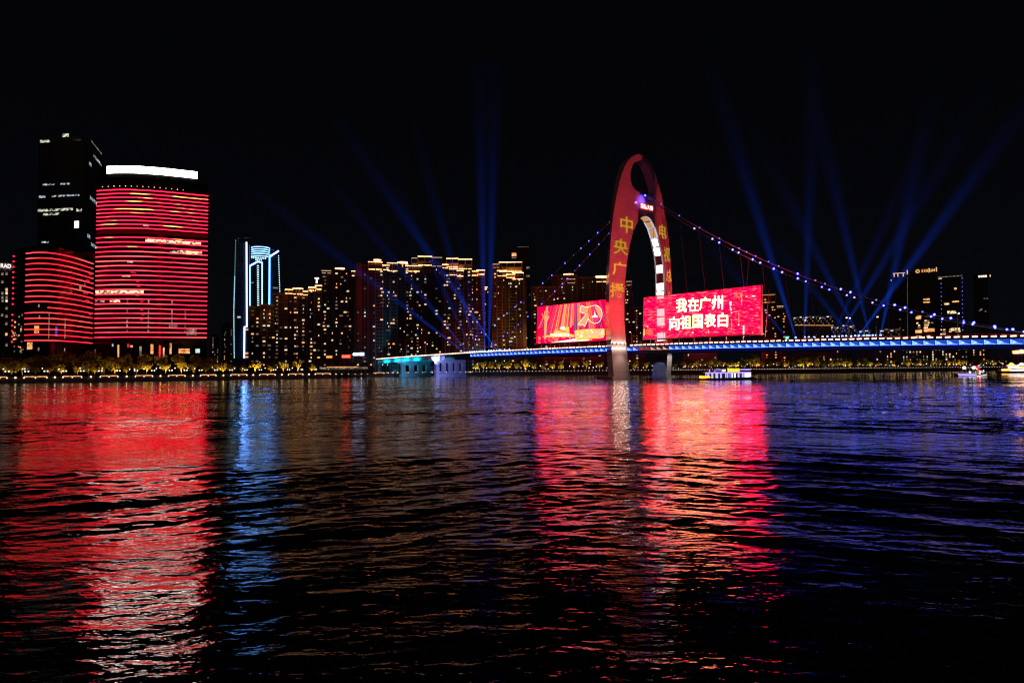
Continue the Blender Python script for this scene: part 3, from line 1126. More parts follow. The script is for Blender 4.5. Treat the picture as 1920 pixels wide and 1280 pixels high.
mb = WB()
v, f = fill([outer, hole])
for q in f:
    pts = [front(v[i][0], v[i][1]) for i in q]
    nrm = np.cross(pts[1] - pts[0], pts[2] - pts[0])
    mb.poly(pts if nrm @ B > 0 else pts[::-1], 'tower_skin')
back_outer = [(back_u(i, u, z), z) for i, (u, z) in enumerate(outer)]
v, f = fill([back_outer, hole])
for q in f:
    pts = [W(v[i][0], TF - thick_at(v[i][1]), v[i][1]) for i in q]
    nrm = np.cross(pts[1] - pts[0], pts[2] - pts[0])
    mb.poly(pts if nrm @ B < 0 else pts[::-1], 'tower_skin')
for lp, bl in ((outer, back_outer), (hole, hole)):
    for i in range(len(lp)):
        j = (i + 1) % len(lp)
        mb.poly([front(*lp[i]), front(*lp[j]), W(bl[j][0], TF - thick_at(bl[j][1]), bl[j][1]), W(bl[i][0], TF - thick_at(bl[i][1]), bl[i][1])], 'tower_skin')
pylon = mb.child('pylon', bridge, O)
for ua, ub in ((-33.5, -15), (13.5, 23.5)):
    mb = WB()   # footing
    mb.prism([W(ua, TF + 1.2, -3), W(ub, TF + 1.2, -3), W(ub, TF - 11, -3), W(ua, TF - 11, -3)], (0, 0, 4.0), 'concrete')
    mb.child('footing', bridge, O)
# inner reveal of the far leg: framed boxes of light
ZI = sorted([uz(*q)[::-1] for q in IR])
zi, ui = [q[0] for q in ZI], [q[1] for q in ZI]
UI = lambda z: float(np.interp(z, zi, ui))
_, zA = uz(1222, 413)
rows = [(445.5, 462, 'lit'), (462, 479.5, 'lit'), (479.5, 495, 'dark'), (495, 512, 'lit'), (512, 529, 'dark'), (529, 545, 'lit'), (545, 560, 'lit'), (577, 593, 'lit'), (593, 611, 'lit'), (622, 639, 'lit'), (414.5, 427.5, 'tan'), (427.5, 445.5, 'tan')]
for ya, yb, kind in rows:
    # rows are measured along the front rim of the reveal
    def zed(y):
        xs = [q[0] for q in IR][::-1]
        ys = [q[1] for q in IR][::-1]
        return uz(float(np.interp(y, ys, xs)), y)[1]
    z1, z0 = zed(ya), zed(yb)
    th = thick_at((z0 + z1) / 2)
    mb = WB()
    e0, e1 = TF - .5, TF - th + .5
    g = .06 * (z1 - z0)
    pan = {'lit': 'box_lit', 'dark': 'dark_steel', 'tan': 'box_tan'}[kind]  # tan panes are unlit glass, their tone put in as a glow
    ua, ub = UI(z0 + g), UI(z1 - g)
    fr = 'frame_lit' if kind == 'tan' else 'frame_soft'  # light falling on the frames is put in as their own glow
    mb.poly([W(ua - .12, e0 - .6, z0 + g), W(ua - .12, e1 + .6, z0 + g), W(ub - .12, e1 + .6, z1 - g), W(ub - .12, e0 - .6, z1 - g)], pan)
    for (ta, tb) in ((e0, e0 - .6), (e1 + .6, e1)):
        mb.prism([W(UI(z0), ta, z0), W(UI(z0), tb, z0), W(UI(z1), tb, z1), W(UI(z1), ta, z1)], -Aa * .7, fr)
    mb.prism([W(UI(z0), e0 - .6, z0), W(UI(z0), e1 + .6, z0), W(UI(z0 + g), e1 + .6, z0 + g), W(UI(z0 + g), e0 - .6, z0 + g)], -Aa * .7, 'dark_steel' if kind != 'tan' else fr)
    mb.child('light_box', pylon, O)
# curved tan vault above the boxes: unlit glass given a glow of its own
mb = WB()
arc = [uz(*q) for q in ([(1222, 413), (1217, 407.5), (1211, 405), (1205.5, 406), (1200.5, 410)])]
for i in range(len(arc) - 1):
    (u0, z0), (u1, z1) = arc[i], arc[i + 1]
    th = thick_at(z0)
    mb.poly([W(u0, TF - .7, z0 - .12), W(u1, TF - .7, z1 - .12), W(u1, TF - th + .7, z1 - .12), W(u0, TF - th + .7, z0 - .12)], 'box_tan')
    mb.poly([W(u0, TF - .05, z0 - .14), W(u1, TF - .05, z1 - .14), W(u1, TF - .7, z1 - .14), W(u0, TF - .7, z0 - .14)], 'frame_lit')
mb.child('tan_vault', pylon, O)
# projected characters, their light built as thin glowing letters; the name sign
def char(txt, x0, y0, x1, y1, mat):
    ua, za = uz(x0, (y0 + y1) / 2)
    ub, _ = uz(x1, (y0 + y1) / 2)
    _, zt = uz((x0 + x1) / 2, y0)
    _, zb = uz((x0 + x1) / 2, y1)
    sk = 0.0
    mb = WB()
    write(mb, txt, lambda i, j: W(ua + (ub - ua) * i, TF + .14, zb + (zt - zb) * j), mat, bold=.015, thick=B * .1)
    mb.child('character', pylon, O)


char('中', 1163, 406, 1186.5, 437, 'proj_yellow')
char('央', 1150.5, 448, 1177.5, 477.5, 'proj_yellow')
char('广', 1148, 491, 1174.5, 516.5, 'proj_orange')
char('播', 1143.5, 530.5, 1170.5, 557.5, 'proj_orange')
char('电', 1235.5, 421, 1249, 447, 'proj_yellow')
char('视', 1244.8, 463.5, 1255.8, 491, 'proj_yellow')
char('总', 1249, 504.5, 1258.6, 528.5, 'proj_orange')
char('台', 1251.5, 547, 1259.6, 571, 'proj_orange')
mb = WB()
u0, z0 = uz(1200, 382)
u1, z1 = uz(1223.5, 386.5)
ztop, zbot = uz(1200, 380.5)[1], uz(1200, 391)[1]
for i, c in enumerate('猎德大桥'):
    a = u0 + (u1 - u0) * (i + .04) / 4
    b_ = u0 + (u1 - u0) * (i + .92) / 4
    write(mb, c, lambda x, y: W(a + (b_ - a) * x, TF + .5, zbot + (ztop - zbot) * (.08 + .84 * y)), 'name_white', bold=.02, thick=B * .15)
mb.prism([W(u0 - .4, TF + .05, zbot), W(u1 + .4, TF + .05, zbot), W(u1 + .4, TF + .05, ztop), W(u0 - .4, TF + .05, ztop)], B * .15, 'name_red')
mb.child('name_sign', pylon, O)
lamp('name_glow_light', 'SPOT', W(-3.5, TF + 5, 103.5), (.32, .10, 1), 5200, None, W(-4.5, TF, 103), rad(95), .9, .5)
# four floodlights clamped round the near leg at deck height
for u in (-31.6, -28.3, -25.0, -21.6):
    z = ZT(0) + .4
    mb = WB()
    P = W(u, TF + .7, z)
    mb.prism([P - Aa * .5, P + Aa * .5, P + Aa * .5 - B * .7, P - Aa * .5 - B * .7], (0, 0, .5), 'dark_steel')
    mb.ball(P + (0, 0, .75), .42, 'white_lamp', 8, 5)
    mb.child('floodlight', pylon, O)
    lamp('leg_light', 'POINT', W(u, TF + 1.2, z + 1.1), (1, .80, .62), 300, None, soft=.35)
    lamp('leg_light', 'POINT', W(u, TF + 1.2, z - 2.0), (1, .80, .64), 300, None, soft=.35)
lamp('leg_light', 'SPOT', W(-25, TF + 9, 16.5), (1, .72, .58), 4600, None, W(-26, TF, 5), rad(80), .9, .5)
lamp('leg_light', 'SPOT', W(20, TF + 7, 15.5), (1, .84, .74), 5500, None, W(20, TF, 7), rad(80), .7, .5)
lamp('leg_blue_light', 'SPOT', W(3, TF - 5, 14), (.35, .40, 1), 9000, None, W(17, TF - 5, 3.5), rad(38), .1, .4)
# red projector on the deck edge beyond the screens
mb = MB()
mb.box(-.8, .8, -.6, .6, .5, 1.7, 'dark_steel')
mb.tube([(0, 0, 0), (0, 0, .5)], .3, 'dark_steel', 6)
pj = thing('facade_projector', 'black projector box on the deck edge aimed at the pylon', 'projector', W(UN - .9, 97, ZT(97)))
mb.build('housing', pj, rot=(rad(-25), 0, angB + rad(90)))
lamp('projector_light', 'SPOT', W(UN - 1.2, 97, ZT(97) + 2.2), (1, .045, .075), 520000, None, W(-5, TF, 79), rad(68), .22, .4)

# ---------------- main cables, cable lamps, hangers
NEAR_R = [(1210, 367), (1302, 430), (1336, 448.9), (1348.6, 456), (1374, 469), (1385, 474.5), (1411.6, 487), (1425.5, 493), (1451, 504.6), (1466.6, 510.6), (1496, 522.5), (1511, 528), (1541, 539), (1555, 542.5), (1588, 554), (1602, 559), (1636, 568.5), (1657, 574), (1688, 582), (1709, 587), (1746, 595), (1767, 599.5), (1807, 606.5), (1824, 609.5), (1866, 614.5), (1888, 618), (1920, 622.5)]
FAR_R = [(1214, 366), (1239.7, 382.5), (1273.6, 405.5), (1312, 430.6), (1349, 450), (1386, 466.7), (1400, 472.3), (1417, 479.4), (1441, 489.5), (1460, 497.6), (1495.6, 512), (1529, 527), (1547, 533), (1576.6, 543), (1594.7, 549), (1643, 564), (1677.6, 573), (1697, 578), (1729.7, 585.6), (1752, 591), (1783, 598), (1807, 602.5), (1826, 606), (1865, 612), (1899, 617)]
NEAR_L = [(1206, 360), (1143, 413), (1121, 436), (1104.5, 452.7), (1089.8, 466), (1076, 479), (1059.6, 494.8), (1035, 519), (1018, 531), (993, 554), (977, 568), (966, 576), (951, 588), (925, 607), (903, 622.5), (893, 630), (869, 645), (857, 653)]
FAR_L = [(1209, 361), (1141, 436), (1123, 457), (1106, 478), (1087, 499.5), (1078, 508.5), (1063.5, 524), (1054.5, 533), (1040.5, 547), (1031, 556), (1016, 570), (990, 594), (972, 609), (965, 614.5), (952, 624), (944, 630), (922, 645), (910, 652.5)]


def cable(pxs, u_end, t_end, name, r, u_top):
    """hang a cable: across-deck place u runs from the saddle to the deck edge, height read off the photograph's curve"""
    pts = []
    for (px, py) in pxs:
        u = u_top
        for _ in range(12):
            P = plane(px, py, CN + Aa * u, Aa)
            tt = float((P - CN) @ B)
            u = u_top + (u_end - u_top) * max(0, min(1, tt / t_end))
        pts.append((tt, u, float(P[2])))
    ts_ = np.array([p[0] for p in pts])
    zs_ = np.array([p[2] for p in pts])
    c = np.polyfit(ts_, zs_, 3)
    return pts, c


CABS = []
for pxs, ue, te, ut in ((NEAR_R, UN + 1, 200, -2.5), (FAR_R, UF - 1, 205, 0.5), (NEAR_L, UN + 1, TP + 8, -2.5), (FAR_L, UF - 1, TP + 8, 0.5)):
    pts, c = cable(pxs, ue, te, 'main_cable', .3, ut)
    zf = lambda t, c=c: float(np.polyval(c, t))
    uf = lambda t, ue=ue, te=te, ut=ut: ut + (ue - ut) * max(0, min(1, t / te))
    tmax = pts[-1][0]
    n = 50
    path = [W(uf(tmax * i / n), tmax * i / n, zf(tmax * i / n)) for i in range(n + 1)]
    path[0] = W(ut, 0, zf(0))
    mb = WB()
    mb.tube(path, .26, 'cable_steel', 6)
    cb = mb.child('main_cable', bridge, O)
    CABS.append((cb, pts, zf, uf, tmax))
sm = MB()
sm.ball((0, 0, 0), .52, 'cable_lamp', 8, 5)
LBIG = sm.mesh('cable_lamp')
sm = MB()
sm.ball((0, 0, 0), .40, 'cable_lamp_small', 8, 5)
LSM = sm.mesh('cable_lamp_small')
for ci, (cb, pts, zf, uf, tmax) in enumerate(CABS):
    for i, (t, u, z) in enumerate(pts):
        if i == 0 and ci != 0:
            continue
        big = ci == 0 or (ci == 1 and i in (10, 13, 14, 16, 17, 19, 20, 22, 23, 24)) or (ci >= 2 and i not in (1,))
        dim = (ci == 1 and not big) or (ci >= 2 and i % 4 == 1)
        s = 1.0
        if ci == 0 and t > 100:
            s = .8
        if ci >= 2:
            s = .78
        if ci == 0 and i == 0:
            t, u, z = 1.5 + TF, -1.5, zf(5)
        o = place(LSM if dim else LBIG, 'cable_lamp', cb, W(uf(t), t, zf(t) + .2) - O)
        o.scale = (s, s, s)
# hangers every twelve metres, from cable down to the deck edge
for ci, (cb, pts, zf, uf, tmax) in enumerate(CABS):
    sgn = 1 if tmax > 0 else -1
    t = 14.0
    ue = (UN + .8) if ci in (0, 2) else (UF - .8)
    while t < abs(tmax) - 14:
        tt = t * sgn
        if zf(tt) > ZT(tt) + 3:
            mb = WB()
            mb.tube([W(uf(tt), tt, zf(tt)), W(ue, tt, ZT(tt))], .10, 'hanger_steel', 5)
            mb.child('hanger', bridge, O)
        t += 12.0
mb = WB()   # saddle housing in the eye of the pylon
mb.prism([W(-4.5, TF - .3, 106.6), W(2.5, TF - .3, 106.4), W(2.0, TF - .3, 108.6), W(-4.0, TF - .3, 109.0)], -B * 5, 'dark_steel')
mb.child('saddle', bridge, O)

# ------------------------------------------------------------------ the two screens on the deck edge
LEAN = rad(3.0)


class Screen:
    def __init__(s, label, corners, post_every):
        (tl, tr, br, bl) = corners
        us = UN + .9
        t0, zb0 = edge_tz(*bl, us)
        t1, zb1 = edge_tz(*br, us)
        zb = (zb0 + zb1) / 2
        s.org = W(us, t0, zb)
        s.nz = B * 0 + np.array([0, 0, math.cos(LEAN)]) + Aa * math.sin(LEAN)
        s.nrm = np.cross(B, s.nz)
        s.w = t1 - t0
        hl = s.local(*tl)[1]
        hr = s.local(*tr)[1]
        s.h = (hl + hr) / 2
        s.root = thing('led_screen', label, 'led screen', s.org, 0)
        s.root.rotation_euler = (-LEAN, 0, angB)
        mb = MB()
        mb.box(-.6, s.w + .6, .08, 1.2, -.7, s.h + .6, 'dark_steel') if False else None
        for (a0, a1, c0, c1) in ((-.6, s.w + .6, -.7, 0), (-.6, s.w + .6, s.h, s.h + .5), (-.6, 0, 0, s.h), (s.w, s.w + .6, 0, s.h)):
            mb.box(a0, a1, -.1, 1.0, c0, c1, 'dark_steel')
        mb.build('frame', s.root)
        x = post_every / 2
        while x < s.w:
            mb = MB()
            mb.tube([(x, .5, -.7), (x, .5, -(zb - ZT(t0 + x)))], .25, 'grey_steel', 6)
            mb.build('post', s.root)
            x += post_every
        s.lay = 0.0

    def local(s, px, py):
        P = plane(px, py, s.org, s.nrm) - s.org
        return float(P @ B), float(P @ s.nz)

    def L(s, px, py, off):
        x, z = s.local(px, py)
        return (max(0, min(s.w, x)), -off, max(0, min(s.h, z)))


ZA = lambda x, y: (1000 + x / 12.8, 550 + y / 12.8)      # left screen tracing scale
ZB = lambda x, y: (1200 + x / 8.0, 530 + y / 8.0)        # right screen tracing scale
sr = Screen('wide red led screen right of the pylon with two rows of white characters', [ZB(90, 205), ZB(1845, 58), ZB(1805, 765), ZB(50, 840)], 9.5)
mb = MB()
mb.poly([(0, 0, 0), (sr.w, 0, 0), (sr.w, 0, sr.h), (0, 0, sr.h)], 'scr_red')
face = mb.build('display', sr.root)
for row in ((('我', 545, 238, 705, 442), ('在', 718, 228, 884, 430), ('广', 888, 216, 1066, 412), ('州', 1075, 190, 1246, 402)),
            (('向', 440, 505, 592, 706), ('祖', 605, 490, 770, 692), ('国', 792, 476, 944, 682), ('表', 968, 462, 1140, 668), ('白', 1166, 452, 1322, 660))):
    for (ch, x0, y0, x1, y1) in row:
        a = sr.local(*ZB(x0, y1))
        b_ = sr.local(*ZB(x1, y0))
        ym = sr.local(*ZB(x0, y0))[1], sr.local(*ZB(x1, y1))[1]
        mb = MB()
        write(mb, ch, lambda i, j: (a[0] + (b_[0] - a[0]) * i, -.12, (a[1] * (1 - i) + ym[1] * i) * (1 - j) + (ym[0] * (1 - i) + b_[1] * i) * j), 'scr_text', bold=.014, thick=(0, -.06, 0))
        mb.build('character', face)
r = random.Random(4)
mb = MB()
for (x0, y0, x1, y1) in ((1345, 280, 1372, 345), (1350, 365, 1368, 385), (1355, 395, 1378, 415), (1365, 440, 1385, 460), (1545, 640, 1566, 770), (1470, 620, 1490, 640), (1480, 440, 1490, 600), (1370, 540, 1380, 720), (1520, 170, 1532, 340), (1680, 195, 1730, 208), (1585, 200, 1612, 212), (780, 740, 802, 760), (1800, 650, 1812, 765), (1025, 700, 1036, 760), (1690, 735, 1700, 760), (110, 655, 125, 670)):
    mb.poly([sr.L(*ZB(x0, y1), .12), sr.L(*ZB(x1, y1), .12), sr.L(*ZB(x1, y0), .12), sr.L(*ZB(x0, y0), .12)], 'scr_salmon' if x1 - x0 < 14 else 'scr_white')
for k in range(9):     # a firework burst at the upper right
    a = k * .7
    c, s_ = math.cos(a), math.sin(a)
    mb.poly([sr.L(*ZB(1480 + 25 * c, 185 + 18 * s_), .12), sr.L(*ZB(1480 + 25 * c - 6 * s_, 185 + 18 * s_ + 6 * c), .12), sr.L(*ZB(1480 + 75 * c - 4 * s_, 190 + 55 * s_ + 4 * c), .12), sr.L(*ZB(1480 + 75 * c, 190 + 55 * s_), .12)], 'scr_yellow')
for k in range(7):     # fan shaped flower at the lower left
    a = math.pi * (k + .5) / 7
    c, s_ = math.cos(a), math.sin(a)
    mb.poly([sr.L(*ZB(142, 790), .12), sr.L(*ZB(142 + 60 * c - 9 * s_, 775 - 95 * s_ - 9 * c), .12), sr.L(*ZB(142 + 60 * c + 9 * s_, 775 - 95 * s_ + 9 * c), .12)], 'scr_orange')
mb.poly([sr.L(*ZB(50, 790), .12), sr.L(*ZB(72, 790), .12), sr.L(*ZB(74, 690), .12), sr.L(*ZB(58, 690), .12)], 'scr_yellow')
mb.build('picture_detail', face)

sl = Screen('red and gold led screen left of the pylon showing a 70 emblem and gate', [ZA(160, 310), ZA(1760, 160), ZA(1790, 1110), ZA(80, 1205)], 8.5)
mb = MB()
mb.poly([(0, 0, 0), (sl.w, 0, 0), (sl.w, 0, sl.h), (0, 0, sl.h)], 'scr_base')
face = mb.build('display', sl.root)


def pg(mb, pts, mat, off):
    mb.poly([sl.L(*ZA(*q), off) for q in pts], mat)


mb = MB()
r = random.Random(9)
for i in range(46):     # curtain of rays
    f0 = i / 46
    xt = 170 + f0 * 1600
    k = (xt - 1050) / 900
    dx = k * 420 * 1.05
    yt, yb = 312 - 150 * f0, 1200 - 95 * f0
    w = r.uniform(11, 25)
    mat = r.choice(('scr_orange', 'scr_salmon', 'scr_purple', 'scr_purple', 'scr_purple', 'scr_purple', 'scr_purple2'))
    if f0 > .78 or f0 < .1:
        mat = r.choice(('scr_deep', 'scr_purple', 'scr_purple', 'scr_purple2'))
    cut = r.uniform(.55, 1)
    xb, yb2 = xt + dx * cut, yt + (yb - yt) * cut
    if not 100 < xb < 1785:
        continue
    pg(mb, [(xt - w * .6, yt + 4), (xb - w, yb2), (xb + w, yb2), (xt + w * .6, yt + 4)], mat, .10 + .001 * i)
mb.build('ray_picture', face)
mb = MB()
pts70 = [(1155, 290), (1250, 322), (1330, 325), (1490, 283), (1560, 300), (1620, 360), (1655, 440), (1655, 540), (1620, 640), (1560, 705), (1480, 722), (1400, 690), (1350, 640), (1328, 600), (1240, 795), (1195, 750), (1080, 745), (1200, 590), (1280, 490), (1180, 470), (1120, 435)]
pg(mb, [(1155, 295), (1250, 326), (1335, 327), (1310, 465), (1200, 470), (1122, 437)], 'scr_salmon', .20)
pg(mb, [(1310, 465), (1335, 500), (1325, 600), (1240, 790), (1195, 752), (1082, 742), (1205, 590)], 'scr_salmon', .20)
pg(mb, [(1490, 287), (1560, 303), (1618, 362), (1652, 440), (1652, 540), (1610, 600), (1560, 520), (1520, 420), (1480, 340)], 'scr_salmon', .20)
for i in range(len(pts70)):
    (xa, ya), (xb, yb) = pts70[i], pts70[(i + 1) % len(pts70)]
    d = math.hypot(xb - xa, yb - ya)
    nx, ny = -(yb - ya) / d * 6, (xb - xa) / d * 6
    pg(mb, [(xa - nx, ya - ny), (xb - nx, yb - ny), (xb + nx, yb + ny), (xa + nx, ya + ny)], 'scr_white', .26 + .002 * i)
pg(mb, [(1400, 580), (1560, 568), (1545, 545), (1530, 530), (1500, 515), (1480, 410), (1470, 520), (1430, 540)], 'scr_white', .22)
pg(mb, [(1430, 590), (1570, 580), (1560, 640), (1500, 700), (1440, 640)], 'scr_magenta', .21)
mb.build('emblem', face)
mb = MB()
pg(mb, [(310, 1010), (500, 985), (500, 920), (545, 845), (640, 870), (640, 820), (750, 780), (770, 815), (860, 800), (870, 960), (985, 1000), (985, 1045), (320, 1045)], 'scr_yellow', .15)
pg(mb, [(480, 925), (545, 840), (870, 935), (870, 955), (560, 900)], 'scr_salmon', .18)
pg(mb, [(590, 865), (770, 905), (770, 918), (590, 882)], 'scr_deep', .20)
pg(mb, [(630, 822), (750, 782), (770, 860), (690, 870)], 'scr_white', .17)
pg(mb, [(420, 960), (860, 960), (860, 1030), (420, 1030)], 'scr_white', .16)
for x in range(450, 850, 60):
    pg(mb, [(x, 965), (x + 22, 965), (x + 22, 1025), (x, 1025)], 'scr_yellow', .19)
pg(mb, [(420, 1200), (600, 1150), (980, 1090), (1380, 1110), (1300, 1135), (900, 1170), (520, 1195)], 'scr_white', .21)
for i in range(60):
    x = r.uniform(100, 960)
    y = r.uniform(1010 if x < 320 else 1050, 1175 - (x - 100) * .06)
    w, h = r.uniform(15, 50), r.uniform(10, 26)
    pg(mb, [(x, y + h), (x + w, y + h), (x + w, y), (x, y)], r.choice(('scr_salmon', 'scr_deep', 'scr_magenta', 'scr_orange', 'scr_blue', 'scr_deep')), .13 + .0005 * i)
# ornamental column with a winged top at the left
pg(mb, [(255, 1100), (275, 640), (190, 470), (205, 465), (262, 590), (275, 520), (262, 440), (300, 420), (315, 320), (350, 320), (348, 420), (366, 430), (362, 520), (330, 560), (398, 545), (335, 680), (305, 1100)], 'scr_salmon', .15)
pg(mb, [(300, 430), (352, 430), (365, 520), (270, 525)], 'scr_orange', .17)
mb.build('gate_picture', face)
mb = MB()
pg(mb, [(1000, 1040), (1000, 890), (1220, 860), (1710, 845), (1720, 1000), (1640, 1075), (1400, 1085), (1040, 1135)], 'scr_yellow', .24)
for i in range(70):
    x = r.uniform(1010, 1660)
    y = r.uniform(875, 1070) - (x - 1010) * .03
    w, h = r.uniform(12, 55), r.uniform(10, 40)
    pg(mb, [(x, y + h), (x + w, y + h), (x + w, y), (x, y)], r.choice(('scr_white', 'scr_white', 'scr_blue', 'scr_blue', 'scr_salmon')), .27 + .002 * i)
mb.build('caption_block', face)

# ------------------------------------------------------------------ street lamps, searchlights and a small signal on the deck
mb = MB()
mb.tube([(0, 0, 0), (0, 0, 9.4)], [.17, .1], 'grey_steel', 6)
SLP = mb.mesh('pole')
mb = MB()
mb.tube([(0, 0, 9.3), (.7, 0, 9.75), (1.6, 0, 9.85)], .07, 'grey_steel', 5)
SLA = mb.mesh('arm')
mb = MB()
mb.box(1.2, 2.1, -.22, .22, 9.86, 10.02, 'dark_steel')
mb.ball((1.65, 0, 9.62), .42, 'pink_lamp', 8, 5, .6)
SLH = mb.mesh('lamp_head')


def street_lamp(px, near, label, group, double=False):
    u = UN + 1.2 if near else UF - 1.2
    t = edge_tz(px, 650, u)[0]
    o = thing('street_lamp', label, 'street lamp', W(u, t, ZT(t)), angB + (math.pi / 2 if near else -math.pi / 2), group)
    place(SLP, 'pole', o)
    for k in ((0, math.pi) if double else (0,)):
        place(SLA, 'arm', o, None, (0, 0, k))
        place(SLH, 'lamp_head', o, None, (0, 0, k))


for px, nr in ((684, 0), (696, 0), (729, 1), (762.5, 1), (755, 0), (798, 1), (791, 0), (836, 1), (843, 0)):
    street_lamp(px, nr, 'single arm street lamp on the low approach deck left of the searchlights', 'street lamps on the approach')
for px, nr, lb in ((895, 1, 'double arm street lamp among the blue searchlight beams left of both screens'),
                   (1592, 1, 'double arm street lamp in front of the low white roofed houses')):
    street_lamp(px, nr, lb, None, True)
for px, nr, lb in ((948, 0, 'street lamp on the deck just left of the gold and red screen'), (962, 1, 'street lamp close to the left edge of the 70 emblem screen'),
                   (1185, 0, 'street lamp in the gap between pylon leg and wide red screen'),
                   (1508, 1, 'street lamp at the upright blue beam right of the wide red screen'),
                   (1644, 1, 'bright street lamp where the right searchlight row ends'), (1797, 1, 'street lamp under the main cable in front of the hotel tower')):
    street_lamp(px, nr, lb, None)


def beam_mat(name, k, L):
    m, nt, out = new_mat(name)
    tc = N(nt, 'ShaderNodeTexCoord')
    sp = N(nt, 'ShaderNodeSeparateXYZ')
    nt.links.new(tc.outputs['Object'], sp.inputs[0])

    def mth(op, a, b=None):
        n = N(nt, 'ShaderNodeMath', operation=op)
        for i, q in enumerate((a, b)):
            if q is None:
                continue
            if isinstance(q, (int, float)):
                n.inputs[i].default_value = q
            else:
                nt.links.new(q, n.inputs[i])
        return n.outputs[0]
    z = sp.outputs[2]
    rr = mth('ADD', mth('MULTIPLY', z, (BR1 - BR0) / L), BR0)
    rho2 = mth('ADD', mth('MULTIPLY', sp.outputs[0], sp.outputs[0]), mth('MULTIPLY', sp.outputs[1], sp.outputs[1]))
    rel = mth('DIVIDE', rho2, mth('MULTIPLY', rr, rr))
    soft = mth('POWER', mth('MAXIMUM', mth('SUBTRACT', 1.0, rel), 0.0), 2.6)
    core = mth('MULTIPLY', mth('POWER', 2.718, mth('MULTIPLY', z, -1 / 50.0)), 1.7)
    tail = mth('MULTIPLY', mth('POWER', mth('MAXIMUM', mth('SUBTRACT', 1.0, mth('DIVIDE', z, L)), 0.0), 2.2), .17)
    e = mth('DIVIDE', mth('MULTIPLY', mth('ADD', core, tail), soft), rr)
    em = N(nt, 'ShaderNodeEmission')
    em.inputs['Color'].default_value = (0.004, 0.085, 1.0, 1)
    nt.links.new(mth('MULTIPLY', e, k), em.inputs['Strength'])
    nt.links.new(em.outputs[0], out.inputs['Volume'])
    m.cycles.volume_step_rate = 1.0
    return m


BL, BR0, BR1 = 300.0, 0.55, 13.0
for nm, k in (('beam_strong', .27), ('beam_mid', .14), ('beam_faint', .08)):
    M[nm] = beam_mat(nm, k, BL)
BM = {}
for nm in ('beam_strong', 'beam_mid', 'beam_faint'):
    mb = MB()
    mb.tube([(0, 0, .6), (0, 0, BL)], [BR0 + (BR1 - BR0) * .6 / BL, BR1], nm, 20)
    BM[nm] = mb.mesh('beam')
mb = MB()
mb.tube([(0, 0, -.5), (0, 0, .5)], [.38, .46], 'dark_steel', 10)
mb.tube([(0, 0, .5), (0, 0, .55)], [.40, .40], 'light_blue_lamp', 10)
mb.ball((0, 0, .55), .46, 'light_blue_lamp', 8, 5)
SHD = mb.mesh('lamp_head')
mb = MB()
mb.box(-.5, .5, -.4, .4, 0, .25, 'dark_steel')
mb.box(-.62, -.52, -.1, .1, .2, 1.3, 'dark_steel')
mb.box(.52, .62, -.1, .1, .2, 1.3, 'dark_steel')
SYK = mb.mesh('yoke')


def searchlight(px, tip, kind, label, group, near=False, scale=1.0):
    u = UF - 1.6 if not near else UN + 2.0
    t = edge_tz(px, 650, u)[0]
    P = W(u, t, ZT(t) + (.4 if near else .9))
    o = thing('searchlight', label, 'searchlight', P, angB, group)
    place(SYK, 'yoke', o)
    h = P + np.array([0, 0, 1.2])
    if tip is None:
        hd = place(SHD, 'lamp_head', o, (0, 0, 1.2))
        return
    d = at(tip[0], tip[1], h[1] - 6) - h
    dn = Vector(tuple(d)).normalized()
    q = Matrix.Rotation(-angB, 4, 'Z') @ dn.to_track_quat('Z', 'Y').to_matrix().to_4x4()
    hd = place(SHD, 'lamp_head', o, (0, 0, 1.2), q.to_euler())
    bm = place(BM[kind], 'beam', hd)
    k = np.linalg.norm(d) / BL * scale * 1.25
    w = k ** .5
    bm.scale = (w, w, k)


GL, GR = 'searchlights left of the pylon', 'searchlights right of the screens'
for px, tip, kind, lb in (
        (872, (500, 378), 'beam_mid', 'leftmost searchlight, its blue beam leaning lowest to the left'),
        (877, (640, 366), 'beam_mid', 'searchlight whose blue beam crosses the apartment blocks at about forty five degrees'),
        (885.5, (735, 330), 'beam_faint', 'searchlight with a faint steep beam just right of the lowest beams'),
        (894, (795, 300), 'beam_mid', 'searchlight with a steep narrow beam left of the broad upright ones'),
        (902, (858, 430), 'beam_faint', 'searchlight with a short faint nearly upright beam left of the broad ones'),
        (909, (900, 215), 'beam_strong', 'searchlight with a broad upright beam, left one of the bright pair'),
        (916.5, (926, 225), 'beam_strong', 'searchlight with a broad upright beam, right one of the bright pair'),
        (932, (690, 310), 'beam_strong', 'searchlight whose strong beam crosses the upright pair towards the upper left'),
        (940, (760, 480), 'beam_faint', 'rightmost beam of the left cluster, faint and leaning left')):
    searchlight(px, tip, kind, lb, GL)
for px in (881, 889, 898, 905, 921, 926, 936, 946, 955):
    searchlight(px, None, None, 'small blue searchlight without a visible beam left of the screens', 'small searchlights left of the screens')
